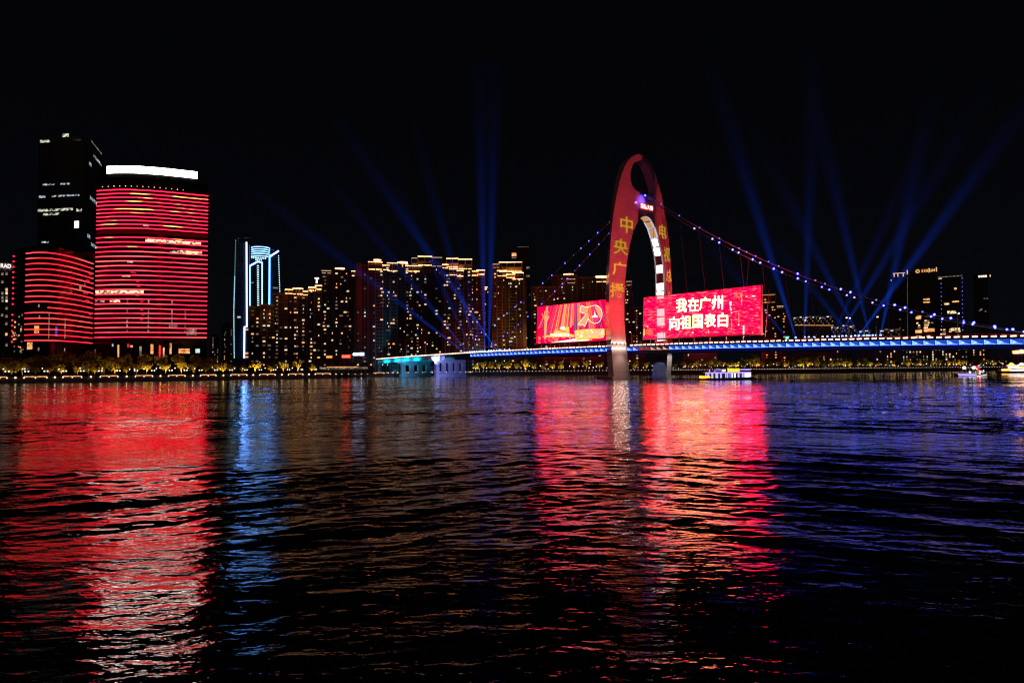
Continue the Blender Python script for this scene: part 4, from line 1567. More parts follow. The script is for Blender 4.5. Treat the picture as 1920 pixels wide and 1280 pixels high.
for px, tip, kind, lb in (
        (1477.5, (1318, 440), 'beam_mid', 'searchlight nearest the wide red screen, beam leaning left behind it'),
        (1493, (1365, 225), 'beam_strong', 'searchlight with a strong blue beam leaning left beside the wide red screen'),
        (1509, (1524, 200), 'beam_mid', 'searchlight with an almost upright beam right of the wide red screen'),
        (1598, (1440, 440), 'beam_mid', 'searchlight whose beam leans left at forty five degrees over the white roofed houses'),
        (1612, (1440, 300), 'beam_mid', 'searchlight with a steeper left leaning beam over the white roofed houses'),
        (1631, (1530, 200), 'beam_mid', 'searchlight with a tall slightly left leaning beam left of the hotel'),
        (1560, (1720, 290), 'beam_faint', 'searchlight with a faint right leaning beam, leftmost of those leaning right'),
        (1572, (1795, 262), 'beam_mid', 'searchlight with a long beam leaning right towards the hotel roof'),
        (1609, (1890, 245), 'beam_strong', 'searchlight with the longest strong beam leaning right over the hotel'),
        (1651, (1727, 270), 'beam_strong', 'searchlight at the right end of the row with a steep right leaning beam'),
        (1526, (1575, 560), 'beam_faint', 'searchlight with a short faint beam close to the upright one')):
    searchlight(px, tip, kind, lb, GR)
for px in (1517, 1543, 1552, 1566, 1580, 1587, 1604, 1620, 1626, 1637, 1643):
    searchlight(px, None, None, 'small blue searchlight without a visible beam right of the screens', 'small searchlights right of the screens')
t = edge_tz(1475, 636)[0]
o = thing('traffic_signal', 'small green glowing signal on the deck edge beside the wide red screen', 'signal', W(UN + .6, t, ZT(t)), angB)
mb = MB()
mb.tube([(0, 0, 0), (0, 0, 1.0)], .08, 'dark_steel', 5)
mb.box(-.8, .9, -.12, .12, .9, 1.0, 'dark_steel')
mb.build('stand', o)
mb = MB()
mb.box(-.7, -.35, -.1, .1, 1.0, 2.3, 'green_lamp')
mb.box(.2, .5, -.1, .1, 1.0, 2.3, 'green_lamp')
mb.box(.5, .9, -.1, .1, 1.9, 2.2, 'green_lamp')
mb.build('green_light', o)

# ------------------------------------------------------------------ buildings
def facing(px0, px1, Y, turn=0.0):
    """base point, yaw and width of a block that shows between two columns at depth Y"""
    P = at((px0 + px1) / 2, 690, Y)
    rz = -math.atan2(P[0], P[1]) + turn
    n = math.hypot(P[0], P[1])
    a0, a1 = (px0 - 960) / FPX, (px1 - 960) / FPX
    w = n * abs(math.tan(math.atan(a1) - math.atan(a0)))
    return np.array([P[0], P[1], GZ]), rz, w


def top_z(px, py, Y):
    return float(at(px, py, Y)[2]) - GZ


WMESH = {}


def win_mesh(mat, w, h):
    key = (mat, round(w, 1), round(h, 1))
    if key not in WMESH:
        mb = MB()
        mb.box(-key[1] / 2, key[1] / 2, -.06, .02, -key[2] / 2, key[2] / 2, mat)
        WMESH[key] = mb.mesh('lit_window')
    return WMESH[key]


def windows(root, r, n, x0, x1, z0, z1, fl=3.1, cx=3.6, y=-.1, mats=('win_white', 'win_warm', 'win_cool', 'win_dim', 'win_faint'), wts=(4, 3, 2, 4, 4), cols=None, sz=(.8, 2.1), hh=1.2, used=None):
    """n lit windows on the floor and bay grid of a facade"""
    used = set() if used is None else used
    k = 0
    tries = 0
    while k < n and tries < n * 12:
        tries += 1
        fz = z0 + (int(r.random() * (z1 - z0) / fl) + .5) * fl
        if cols and r.random() < .75:
            x = r.choice(cols)
        else:
            x = x0 + (int(r.random() * (x1 - x0) / cx) + .5) * cx
        key = (round(x * 2), round(fz * 2))
        if key in used:
            continue
        used.add(key)
        m = r.choices(mats, wts)[0]
        place(win_mesh(m, r.choice((sz[0], sz[1], (sz[0] + sz[1]) / 2)), hh), 'lit_window', root, (x, y, fz))
        k += 1


def crown_frame(root, x0, x1, y0, z, h, n, bright='crown'):
    """roof pergola of concrete frames with warm strip lights under the beams"""
    mb = MB()
    w = (x1 - x0) / n
    for i in range(n + 1):
        x = x0 + i * w
        mb.box(x - .35, x + .35, y0, y0 + .8, z, z + h, 'cream')
        mb.box(x - .35, x + .35, y0 + 5.2, y0 + 6, z, z + h, 'cream')
    mb.box(x0 - .6, x1 + .6, y0 - .3, y0 + 6.3, z + h, z + h + .7, 'cream')
    mb.box(x0, x1, y0 + 2.5, y0 + 6, z, z + h * .55, 'cream')
    mb.build('roof_frame', root)
    mb = MB()
    mb.box(x0, x1, y0 - .55, y0 - .30, z + h + .05, z + h + .5, bright)
    mb.build('roof_light', root)
    mb = MB()
    mb.box(x0 + .4, x1 - .4, y0 + .1, y0 + .4, z + .05, z + .45, bright)
    mb.build('roof_light', root)


def crown_disc(root, x, y, z, r, h):
    mb = MB()
    mb.tube([(x, y, z), (x, y, z + h)], .5, 'cream', 8)
    mb.tube([(x, y, z + h), (x, y, z + h + .6)], [r, r * .93], 'cream', 20)
    mb.build('roof_canopy', root)
    mb = MB()
    mb.tube([(x, y, z + h - .35), (x, y, z + h - .05)], [r * .96, r * .98], 'crown', 20)
    mb.build('roof_light', root)


def apartment(px0, px1, py, Y, label, seed, nwin, tiers=None, crown=None, cols=None, depth=18, dark=False, pil=None, side=None, turn=0.0, mats=('win_white', 'win_warm', 'win_cool', 'win_dim', 'win_faint'), wts=(4, 3, 2, 4, 4)):
    """apartment block: wall bays, pilasters, balcony decks, lit windows, roof crown.
    tiers: (fraction from, fraction to, roof py) of its width"""
    r = random.Random(seed)
    P, rz, w = facing(px0, px1, Y, turn)
    root = thing('apartment_block', label, 'apartment block', P, rz, 'apartment blocks behind the promenade')
    tiers = tiers or [(0, 1, py)]
    used = set()
    wall = MB()
    for (f0, f1, ty) in tiers:
        h = top_z(px0 + (px1 - px0) * (f0 + f1) / 2, ty, Y)
        x0, x1 = -w / 2 + w * f0, -w / 2 + w * f1
        n = max(2, int(round((x1 - x0) / 6.5)))
        bw = (x1 - x0) / n
        wall.box(x0, x1, 1.4, depth, 0, h, 'brown_wall')
        for i in range(n):
            a = x0 + i * bw
            if i % 2 == 0:
                wall.box(a + .2, a + bw - .2, 0, 1.4, 0, h - r.uniform(0, 3), 'brown_wall')
            else:
                z = 3.2
                while z < h - 3:
                    wall.box(a + .1, a + bw - .1, .25, 1.4, z, z + .9, 'balcony')
                    z += 3.1
        for i in range(n + 1):
            a = x0 + i * bw
            wall.box(max(x0, a - .45), min(x1, a + .45), -.35, .25, 0, h + r.uniform(-1, 1.2), 'brown_plain')
        wall.box(x0, x1, .6, depth, h, h + 1.2, 'brown_plain')
    if side:
        h = top_z(px0, side[1], Y)
        wall.box(-w / 2 - .3, -w / 2 + w * side[0], -.6, 1.2, 0, h, 'brown_plain')
    wall.build('wall', root)
    for (f0, f1, ty) in tiers:
        h = top_z(px0 + (px1 - px0) * (f0 + f1) / 2, ty, Y)
        x0, x1 = -w / 2 + w * f0, -w / 2 + w * f1
        cc = [-w / 2 + w * c for c in (cols or []) if f0 <= c <= f1]
        windows(root, r, int(nwin * .72 * (f1 - f0)), x0 + 1, x1 - 1, 6, h - 2, cols=cc, used=used, y=-.4, mats=mats, wts=wts)
    for c in (crown or []):
        f0, f1, ty, hh, n = c[:5]
        z = top_z(px0 + (px1 - px0) * (f0 + f1) / 2, ty, Y)
        if n == 0:
            crown_disc(root, -w / 2 + w * (f0 + f1) / 2, 5, z - hh, w * (f1 - f0) / 2, hh)
        else:
            crown_frame(root, -w / 2 + w * f0, -w / 2 + w * f1, -.2, z - hh, hh, n, *(c[5:]))
    return root, w


apartment(466, 489, 576, 545, 'low dark apartment slab right behind the white outlined tower', 1, 22, depth=14)
apartment(487, 513, 573, 540, 'narrow brown apartment slab second from the white outlined tower', 2, 34, cols=(.3, .7), depth=14)
apartment(511, 531, 552, 560, 'slim apartment block stepping up toward the first glowing roof', 3, 30, cols=(.4,), depth=14)
apartment(529, 577, 549, 565, 'apartment block with the lowest long glowing roof line, left of the rooftop sign', 4, 62, tiers=[(0, .18, 551), (.18, .95, 549), (.95, 1, 556)],
          crown=[(.10, .40, 544, 3.2, 2), (.40, .80, 541.5, 4.5, 3), (.52, .72, 538.5, 3, 0), (.8, 1.0, 546, 3, 1)], cols=(.15, .5, .58, .82))
apartment(575, 603, 542, 575, 'apartment block under the small white rooftop sign', 5, 30, crown=[(.1, .62, 539.5, 2.5, 2), (.55, 1.0, 536, 3, 1)], cols=(.3, .8))
apartment(601, 670, 507, 600, 'tall apartment block topped by one small flat lit canopy', 6, 98, tiers=[(0, .34, 511), (.34, .93, 507), (.93, 1, 516)],
          crown=[(.38, .66, 501.5, 5, 0), (.02, .28, 509, 2, 2, 'crown_soft'), (.84, .94, 508, 4, 1)], cols=(.12, .43, .58, .7, .74, .80))
apartment(669, 746, 497, 610, 'apartment block with reddish left flank and glowing crown with lit disc', 7, 99, tiers=[(.12, .27, 499), (.27, 1, 497)], side=(.12, 494),
          crown=[(.28, .62, 492, 6.5, 2), (.40, .60, 485.5, 5, 0), (.62, .80, 497.5, 4, 1), (.74, 1.0, 493, 7, 2)], cols=(.10, .42, .6, .63, .75, .78, .9))
apartment(745, 790, 503, 640, 'apartment block with small disc and stepped glowing roof in a gap between taller crowns', 8, 75, crown=[(.0, .44, 490.5, 5, 0), (.35, .95, 499, 5, 2), (.35, .45, 496, 8, 1)], cols=(.42, .55, .6, .85))
apartment(771, 831, 491, 665, 'apartment block with the tallest double frame of light on its roof', 9, 70, tiers=[(0, 1, 494)],
          crown=[(.02, .2, 485, 6, 1, 'crown_soft'), (.22, .66, 481.5, 8.5, 2), (.66, .98, 483, 8.5, 1, 'crown_soft')], cols=(.3, .45, .8))
apartment(829, 886, 500, 640, 'apartment block with two tiers of glowing roof frames beside the beams', 10, 95, tiers=[(0, .2, 500), (.2, .72, 513), (.72, 1, 502)],
          crown=[(.02, .22, 497, 3, 1), (.16, .55, 485.5, 8, 2), (.55, 1.0, 486.5, 9, 2), (.25, .52, 505, 5.5, 2), (.5, .72, 508, 5, 1)], cols=(.18, .22, .25, .6, .62, .9))
apartment(880, 910, 514, 650, 'slender apartment block with a thin flat lit roof behind the upright beams', 11, 45, crown=[(.05, .6, 509, 4, 2), (.5, 1.0, 507, 4, 1)], cols=(.2, .5))
apartment(904, 925, 541, 700, 'dark block behind the broad upright searchlight beams', 12, 18, crown=[(.1, .5, 539, 2, 1)], cols=(.3,), depth=12)
apartment(923, 988, 514, 655, 'apartment block right of the beams with two bright crown tiers', 13, 92, tiers=[(0, .3, 498), (.3, .92, 518), (.92, 1, 521)],
          crown=[(.04, .22, 496, 3, 1, 'crown_soft'), (.22, .88, 492, 9, 3), (.16, .45, 508, 5, 2), (.42, .68, 515, 3, 1), (.6, .92, 512, 6, 2)], cols=(.1, .35, .5, .55, .8, .82))
apartment(997, 1042, 539, 720, 'dark apartment block left of the 70 emblem screen with scattered windows', 14, 60, cols=(.15, .2, .6, .62))
apartment(1036, 1085, 517, 740, 'dark block behind the 70 emblem screen with one thin lit roof line', 15, 45, crown=[(.45, .85, 513, 4, 0), (.6, .9, 524, 4, 1, 'crown_soft')], cols=(.4, .45, .8), depth=14)
apartment(1083, 1143, 521, 745, 'dark block touching the pylon with a bright lit roof corner', 16, 42, tiers=[(0, .62, 521), (.62, 1, 522)], crown=[(.58, .98, 517.5, 3.5, 0), (.62, .98, 521, 4.5, 2)], cols=(.2, .5, .7))
apartment(1170, 1212, 529, 760, 'dark block seen between the two legs of the pylon', 17, 60, tiers=[(0, .35, 530), (.35, 1, 577)], crown=[(.15, .4, 528, 4, 1, 'crown_soft')], cols=(.15, .2, .6))
apartment(1428, 1459, 556, 800, 'block with stacks of lit landings just right of the wide red screen', 18, 40, crown=[(.0, .92, 553, 9, 3, 'gold_sign')], cols=(.32, .34, .88, .9), mats=('win_warm', 'win_orange'), wts=(3, 1))
apartment(1457, 1478, 575, 820, 'slim block with one lit upright strip behind the left leaning beam', 19, 22, crown=[(.1, .7, 574, 1.5, 1, 'crown_soft')], cols=(.7,), mats=('win_warm', 'win_orange'), wts=(3, 1))

def tower_block(name, label, px0, px1, py, Y, mat='glass_dark', depth=26, turn=0.0, cat='office tower', base=0.0):
    P, rz, w = facing(px0, px1, Y, turn)
    root = thing(name, label, cat, P, rz)
    h = top_z((px0 + px1) / 2, py, Y)
    return root, w, h


def strip_px(root, px0, px1, Y, ya, yb, mat, name, y=-.15, ref=None):
    """a light on the front of a block, placed by the columns and rows the photograph shows"""
    c = root.location
    inv = Matrix.Rotation(-root.rotation_euler[2], 4, 'Z')
    a = inv @ (Vector(tuple(at(px0, ya, Y))) - c)
    b = inv @ (Vector(tuple(at(px1, yb, Y))) - c)
    z1, z0 = max(a.z, b.z), min(a.z, b.z)
    mb = MB()
    mb.box(min(a.x, b.x), max(a.x, b.x), y - .2, y + .1, z0, z1, mat)
    return mb.build(name, root)


# dark high rise at the far left: two faces meeting at a corner
Y = 620
A, Bc, Cc, D = at(65, 690, 612), at(150, 690, 606), at(194, 690, 690), at(100, 690, 720)
zt = top_z(105, 250, 610)
ht = thing('high_rise', 'tallest tower at the far left, dark glass with few lit rows', 'high rise', (A[0], A[1], GZ))
mb = MB()
base = [np.array([p[0] - A[0], p[1] - A[1], 0]) for p in (A, Bc, Cc, D)]
mb.prism(base, (0, 0, zt - 8), 'glass_dark')
ins = [base[0] * .92 + base[2] * .08, base[1] * .92 + base[3] * .08, base[2] * .92 + base[0] * .08, base[3] * .92 + base[1] * .08]
mb.prism([p + (0, 0, zt - 8) for p in ins], (0, 0, 8), 'glass_dark')
mb.build('wall', ht)


def row_on(root, pa, pb, fa, fb, py, hgt, mat, name='lit_row'):
    """lit windows along the face from pa to pb (fractions fa..fb of it)"""
    a, b = pa + (pb - pa) * fa, pa + (pb - pa) * fb
    n = np.array([(pb - pa)[1], -(pb - pa)[0], 0])
    n = n / np.linalg.norm(n) * .15
    m = (a + b) / 2
    z = top_z(projx(m + np.array(root.location)), py, m[1] + root.location[1])
    mb = MB()
    mb.prism([a, b, b + n, a + n], (0, 0, hgt), mat)
    return mb.build(name, root, (0, 0, z - hgt / 2))


for fa, fb, py, h_, m in ((.02, .24, 265, 2.4, 'office_dim'), (.52, .66, 254, 3.0, 'office_dim'), (.1, .36, 346, 1.5, 'office_blue'), (.5, .7, 345, 1.5, 'office_blue'), (.02, .16, 369, 2.2, 'office_blue'), (.3, .92, 367, 1.4, 'office_blue'),
                          (0, .78, 393.5, 2.2, 'office_dim'), (.12, .48, 401.5, 2.0, 'office_dim'), (.86, .98, 394, 2.6, 'office_dim'), (.1, .26, 454, 1.6, 'office_blue')):
    row_on(ht, base[0], base[1], fa, fb, py, h_, m)
for fa, fb, py, h_, m in ((.28, .75, 277, 1.2, 'win_dim'), (.4, .75, 301, 2.2, 'office_blue'), (.22, .3, 308, 3, 'office_blue'), (.28, .62, 377, 3, 'office_blue'), (.2, .3, 443, 3, 'office_blue'), (.35, .6, 461, 3, 'office_blue')):
    row_on(ht, base[1], base[2], fa, fb, py, h_, m)
row_on(ht, base[0], base[1], .82, .92, 421, 6.5, 'scr_white', 'lit_lobby')

# block with the three white letters at the left edge
rt, w, h = tower_block('office_block', 'narrow block at the left picture edge with white letters RAD on top', -28, 23, 492, 500, depth=22, cat='office block')
mb = MB()
mb.box(-w / 2, w / 2, 0, 22, 0, h - 6, 'grey_block')
mb.box(-w / 2 + 1, w / 2 - 1, 1, 21, h - 6, h, 'grey_block')
mb.build('wall', rt)
c0 = Vector(tuple(at(1.2, 501.6, 500))) - rt.location
c1 = Vector(tuple(at(21.2, 494, 500))) - rt.location
inv = Matrix.Rotation(-rt.rotation_euler[2], 4, 'Z')
c0, c1 = inv @ c0, inv @ c1
mb = MB()
write(mb, 'RAD', lambda i, j: (c0.x + (c1.x - c0.x) * i, -.5, c0.z + (c1.z - c0.z) * j), 'scr_white', bold=.02, thick=(0, -.3, 0))
mb.build('letters', rt)
r = random.Random(31)
for (px, py, m) in ((12.5, 542, 'win_warm'), (12.5, 548.5, 'win_white'), (12.5, 556, 'win_dim'), (12.5, 563, 'win_white'), (4.5, 513, 'win_dim'), (12.5, 512, 'win_dim'), (4.5, 528, 'win_dim'), (4.5, 549, 'win_dim'), (4.5, 557, 'win_dim'), (5, 563, 'win_dim'), (12.5, 577, 'win_dim'), (12.5, 592, 'win_dim'), (12, 606, 'win_dim'), (12, 626, 'win_warm'), (12.5, 646, 'win_dim'), (4, 590, 'win_dim')):
    q = inv @ (Vector(tuple(at(px, py, 500))) - rt.location)
    place(win_mesh(m, 1.3, 2.0), 'lit_window', rt, (q.x, -.12, q.z))


# ---- the big red striped tower and its lower twin: bowed fronts ringed by lines of light
def bowed(name, label, knots, Y0, n=28):
    """plan of the bowed front from (px, depth) knots; returns thing, plan points relative to it"""
    xs = np.linspace(knots[0][0], knots[-1][0], n)
    c = np.polyfit([k[0] for k in knots], [k[1] for k in knots], min(3, len(knots) - 1))
    pl = [at(x, 690, float(np.polyval(c, x))) for x in xs]
    base = np.array([pl[n // 2][0], pl[n // 2][1], GZ])
    root = thing(name, label, 'hotel tower', base)
    rel = [np.array([p[0], p[1], 0]) - np.array([base[0], base[1], 0]) for p in pl]
    return root, rel, xs, c, base


def along(rel, f):
    s = f * (len(rel) - 1)
    i = min(int(s), len(rel) - 2)
    return rel[i] + (rel[i + 1] - rel[i]) * (s - i)


def band(mb, rel, f0, f1, z0, z1, out, thick, mat, n=24):
    """band that follows the bowed front"""
    pts = [along(rel, f0 + (f1 - f0) * i / n) for i in range(n + 1)]
    nr = []
    for i in range(n + 1):
        t = pts[min(i + 1, n)] - pts[max(i - 1, 0)]
        q = np.array([t[1], -t[0], 0])
        nr.append(q / np.linalg.norm(q))
    a = [p + m_ * out for p, m_ in zip(pts, nr)]
    b = [p + m_ * (out - thick) for p, m_ in zip(pts, nr)]
    for i in range(n):
        for (za, zb, P, Q, R_, S) in ((z0, z1, a[i], a[i + 1], a[i + 1], a[i]),):
            mb.poly([(*P[:2], z0), (*Q[:2], z0), (*Q[:2], z1), (*P[:2], z1)], mat)
            mb.poly([(*b[i][:2], z1), (*P[:2], z1), (*Q[:2], z1), (*b[i + 1][:2], z1)], mat)
            mb.poly([(*P[:2], z0), (*b[i][:2], z0), (*b[i + 1][:2], z0), (*Q[:2], z0)], mat)
    for k in (0, n):
        P, Q = a[k], b[k]
        mb.poly([(*P[:2], z0), (*Q[:2], z0), (*Q[:2], z1), (*P[:2], z1)], mat)


big, rel, xs, cY, bs = bowed('red_striped_tower', 'big round fronted tower ringed with red light lines under a white roof band', [(177, 453), (215, 450.2), (262, 452), (320, 458.5), (387, 468.5)], 453)
zf_ = lambda py: top_z(177, py, 453)
ztop = zf_(335)
_r = (bs + rel[-1])
back = [rel[-1] + np.array([_r[0] / _r[1] * 42 - 3, 42, 0]), rel[0] + np.array([-26, 44, 0])]
mb = MB()
mb.prism(rel + back, (0, 0, ztop), 'glass_red')
mb.build('wall', big)
ys = list(np.linspace(358.3, 429.6, 11)) + list(np.linspace(446.6, 632.5, 22))
for i, y in enumerate(ys):
    mb = MB()
    z = zf_(y)
    band(mb, rel, 0, 1, z - .20, z + .20, .55, .7, 'red_line' if i < 14 else 'red_line_low')
    mb.build('light_line', big)
mb = MB()
band(mb, rel, 0, 1, zf_(440), zf_(433), .10, .3, 'red_dim')
mb.build('dim_band', big)
for fa, fb in ((.555, .595),):
    mb = MB()
    band(mb, rel, fa, fb, zf_(630), zf_(360), .12, .3, 'red_dim', 2)
    mb.build('red_shaft', big)
# white band along the roof
wb = [along(rel, f) for f in np.linspace(.085, .90, 20)]
mb = MB()
sub = [p + np.array([(p + bs)[0] / (p + bs)[1] * 6, 6, 0]) for p in wb]
band(mb, sub, 0, 1, zf_(322.3), zf_(309.0), .4, .8, 'white_sign', 19)
mb.build('roof_sign', big)
mb = MB()
band(mb, sub, 0, 1, ztop - 1, zf_(322.3), .2, .5, 'dark_steel', 19)
mb.build('roof_parapet', big)
for i in range(15):
    f = .05 + i * .052
    p = along(rel, f)
    mb = MB()
    mb.ball((p[0], p[1] - .6, zf_(351.8)), .35, 'win_white', 6, 4)
    mb.build('parapet_lamp', big)
for fa, fb, ya, yb, m in ((.44, .94, 449, 454, 'office_row'), (.75, .95, 467, 473, 'office_row'), (.66, .75, 467.5, 472, 'office_dim'), (.0, .43, 545.5, 551, 'office_row'), (.13, .22, 563.5, 567.5, 'office_row'), (.0, .08, 564, 567.5, 'office_dim'),
                          (.28, .33, 491, 494, 'win_white'), (.235, .31, 517.5, 520.5, 'win_warm'), (.42, .47, 422, 425.5, 'office_dim')):
    mb = MB()
    band(mb, rel, fa, fb, zf_(yb), zf_(ya), .14, .25, m, 10)
    mb.build('lit_floor', big)
for f in (.28, .47, .68, .80):
    for y in ((563, 570), (581, 588), (590, 597), (599.5, 606), (609, 615), (619, 624)):
        if rnd.random() < .75:
            mb = MB()
            band(mb, rel, f, f + .013, zf_(y[1]), zf_(y[0]), .13, .25, 'win_dim', 1)
            mb.build('lit_window', big)
for fa, y, m in ((.31, 512, 'neon_red'), (.33, 513, 'neon_red'), (.36, 529, 'neon_red'), (.37, 538, 'neon_red'), (.36, 555, 'neon_red'), (.40, 566, 'neon_red'), (.40, 582, 'neon_red'), (.41, 591, 'neon_red'), (.40, 600, 'neon_red')):
    mb = MB()
    band(mb, rel, fa, fa + .03, zf_(y + 1.2), zf_(y - 1.2), .14, .25, 'red_panel', 2)
    mb.build('red_lamp', big)
for f, ya, yb, m, wd in ((.155, 645, 650, 'win_cool', .012), (.205, 647, 672, 'win_orange', .014), (.29, 645, 652, 'red_panel', .02), (.32, 648, 652, 'win_orange', .02), (.50, 646, 664, 'win_orange', .025), (.575, 648, 674, 'neon_red', .012), (.61, 652, 670, 'win_warm', .014), (.67, 644, 664, 'win_orange', .018),
                         (.75, 654, 663, 'win_orange', .10), (.90, 654, 662, 'win_cool', .04), (.40, 650, 670, 'win_dim', .02), (.0, 655, 672, 'win_dim', .01), (.82, 616, 628, 'win_dim', .09), (.66, 608, 613, 'win_dim', .08)):
    mb = MB()
    band(mb, rel, f, f + wd, zf_(yb), zf_(ya), .2, .25, m, 3)
    mb.build('entrance_light', big)

low, rel, xs, cY, bs = bowed('red_striped_block', 'lower round fronted block with red light lines left of the big striped tower', [(45.5, 424), (75, 421), (105, 427), (140, 444), (171, 467)], 424)
zf_ = lambda py: top_z(45.5, py, 424)
ztop = zf_(463)
mb = MB()
side0 = at(22, 690, 432) - bs
side0[2] = 0
mb.prism(rel + [rel[-1] + np.array([-16, 36, 0]), side0 + np.array([0, 38, 0]), side0], (0, 0, ztop), 'glass_red')
mb.box(rel[3][0], rel[-4][0], rel[-1][1], rel[-1][1] + 14, ztop, ztop + 4, 'red_tone')
mb.build('wall', low)
ys = list(np.linspace(475.3, 566.5, 10)) + [577.5] + list(np.linspace(587, 638.6, 6))
for i, y in enumerate(ys):
    mb = MB()
    z = zf_(y)
    band(mb, rel, .33 if i == 10 else 0, 1, z - .20, z + .20, .5, .7, 'red_line_block')
    mb.build('light_line', low)
    if i != 10:
        mb = MB()
        mb.ball((side0[0], side0[1] - .4, z - .3), .55, 'red_dot', 6, 4)
        mb.build('corner_lamp', low)
for f, ya, yb, m, wd in ((.19, 571, 577, 'win_dim', .02), (.35, 588, 636, 'win_dim', .012), (.2, 592, 599, 'win_dim', .02), (.59, 595, 634, 'win_dim', .012), (.14, 611, 625, 'win_orange', .07), (.45, 612, 630, 'blue_deep', .03), (.04, 642, 655, 'win_orange', .075), (.20, 652, 658, 'win_dim', .02), (.59, 652, 659, 'win_dim', .012),
                         (.80, 528, 534, 'win_dim', .03), (.87, 520, 526, 'win_dim', .02), (.39, 645, 655, 'red_dim', .06)):
    mb = MB()
    band(mb, rel, f, f + wd, zf_(yb), zf_(ya), .2, .25, m, 2)
    mb.build('lit_window', low)
for y in np.linspace(485, 580, 8):
    mb = MB()
    band(mb, rel, .90 + .05 * math.sin(y), .955 + .03 * math.sin(y), zf_(y + 1.6), zf_(y - 1.2), .18, .25, 'red_panel', 3)
    mb.build('red_lamp', low)
r = random.Random(77)
for i in range(26):
    p = side0 + (rel[0] - side0) * r.uniform(.05, .9)
    mb = MB()
    z = zf_(r.uniform(588, 662))
    mb.box(p[0] - .35, p[0] + .35, p[1] - .45, p[1] - .2, z - .5, z + .5, r.choice(('win_orange', 'win_dim', 'win_dim', 'win_dim')))
    mb.build('lit_window', low)

# ---- tower outlined in cold white light
Y = 700
lt, w, h = tower_block('outlined_tower', 'dark tower drawn in cold white light lines with a striped crown', 440, 525, 462, Y, cat='office tower')
inv = Matrix.Rotation(-lt.rotation_euler[2], 4, 'Z')


def lx(px, py=570, Yd=Y):
    q = inv @ (Vector(tuple(at(px, py, Yd))) - lt.location)
    return q.x, q.z


mb = MB()
x0, x1, xa, xb = lx(439.5)[0], lx(525.5)[0], lx(463)[0], lx(506)[0]
mb.box(x0, xa, 2, 26, 0, lx(450, 455)[1], 'glass_dark')
mb.box(xa, xb, 1, 26, 0, lx(490, 484)[1], 'glass_dark')
mb.box(xb, x1, 2, 26, 0, lx(515, 478)[1], 'glass_dark')
mb.tube([((lx(471)[0] + lx(505)[0]) / 2, 9, lx(488, 486)[1]), ((lx(471)[0] + lx(505)[0]) / 2, 9, lx(488, 461)[1])], (lx(505)[0] - lx(471)[0]) / 2, 'glass_dark', 24)
mb.build('wall', lt)


def lline(pa, pb, wd, mat='led_white', name='light_line', y=.4):
    (a, za), (b, zb) = lx(*pa), lx(*pb)
    d = math.hypot(b - a, zb - za)
    nx, nz = -(zb - za) / d * wd / 2, (b - a) / d * wd / 2
    mb = MB()
    mb.prism([(a - nx, y, za - nz), (b - nx, y, zb - nz), (b + nx, y, zb + nz), (a + nx, y, za + nz)], (0, .4, 0), mat)
    mb.build(name, lt)


lline((462.3, 455), (462.8, 613), 1.2)
lline((462.8, 613), (458.5, 613), 1.0)
lline((458.5, 613), (458, 671), 1.2)
lline((468.7, 499), (468.7, 575), .8, 'led_stripe')
lline((468.5, 499), (483, 490.3), 1.3)
lline((483, 490.3), (491.6, 491.6), 1.0)
lline((491.6, 491.6), (491.6, 570), 1.0, 'led_stripe')
lline((506, 479.5), (523, 468), 1.5)
lline((505.6, 479.5), (505.2, 573), 1.1)
lline((467.6, 460), (467.8, 500), .7, 'blue_deep')
lline((506.5, 466.5), (515, 467.5), .5, 'blue_deep')
cx = (lx(471)[0] + lx(505)[0]) / 2
rr = (lx(505)[0] - lx(471)[0]) / 2
for y in (462.3, 466.5, 470.6, 474.8, 479.3):
    z = lx(488, y)[1]
    mb = MB()
    arcp = [(cx + (rr + .3) * math.sin(a), 9 - (rr + .3) * math.cos(a), z) for a in np.linspace(-1.45, 1.45, 18)]
    mb.tube(arcp, .42, 'led_stripe', 5)
    mb.build('crown_ring', lt)
for k, (y, xs_) in enumerate(((483.3, np.linspace(472, 498, 9)), (487, np.linspace(480, 490, 4)))):
    for x in xs_:
        q = lx(x, y)
        mb = MB()
        mb.box(q[0] - .45, q[0] + .45, -.4 - 0, .2, q[1] - .7, q[1] + .7, 'led_dot')
        mb.build('light_dot', lt)
DOT = MB()
DOT.box(-.42, .42, -.3, .2, -.42, .42, 'led_dot')
DOT = DOT.mesh('light_dot')
DOTG = MB()
DOTG.box(-.42, .42, -.3, .2, -.42, .42, 'led_green')
DOTG = DOTG.mesh('light_dot')
DSH = MB()
DSH.box(-.95, .95, -.3, .2, -.38, .38, 'led_dot')
DSH = DSH.mesh('light_dash')
for i in range(52):
    f = i / 51
    q = lx(442.3 - 3.6 * min(1, f * 1.6) + 2.2 * max(0, f - .6), 453 + 217 * f)
    place(DOTG if i < 16 else DOT, 'light_dot', lt, (q[0], 1.6, q[1]))
for i in range(20):
    q = lx(522.8 + 2.8 * i / 19, 477 + 4.2 * i)
    place(DOT, 'light_dot', lt, (q[0], 1.6, q[1]))
for i in range(19):
    q = lx(483.6 + .5 * i / 19, 498 + 4.1 * i)
    place(DSH, 'light_dash', lt, (q[0], .6, q[1]))
for px, py, m in ((448.5, 595, 'win_cool'), (472.5, 530, 'win_dim'), (519, 538, 'win_dim'), (515, 538, 'win_dim'), (462.5, 618, 'win_orange'), (462.5, 662, 'win_orange'), (462.5, 669, 'win_orange')):
    q = lx(px, py)
    place(win_mesh(m, 3.2, 1.6), 'lit_window', lt, (q[0], .3, q[1]))
mb = MB()
q = lx(447, 452)
mb.tube([(q[0], 8, q[1] - 2), (q[0], 8, q[1] + 4)], .3, 'grey_steel', 5)
mb.tube([(q[0] - 3, 8, q[1] + 3.4), (q[0] + 14, 8, q[1] + 4.6)], .3, 'grey_steel', 5)
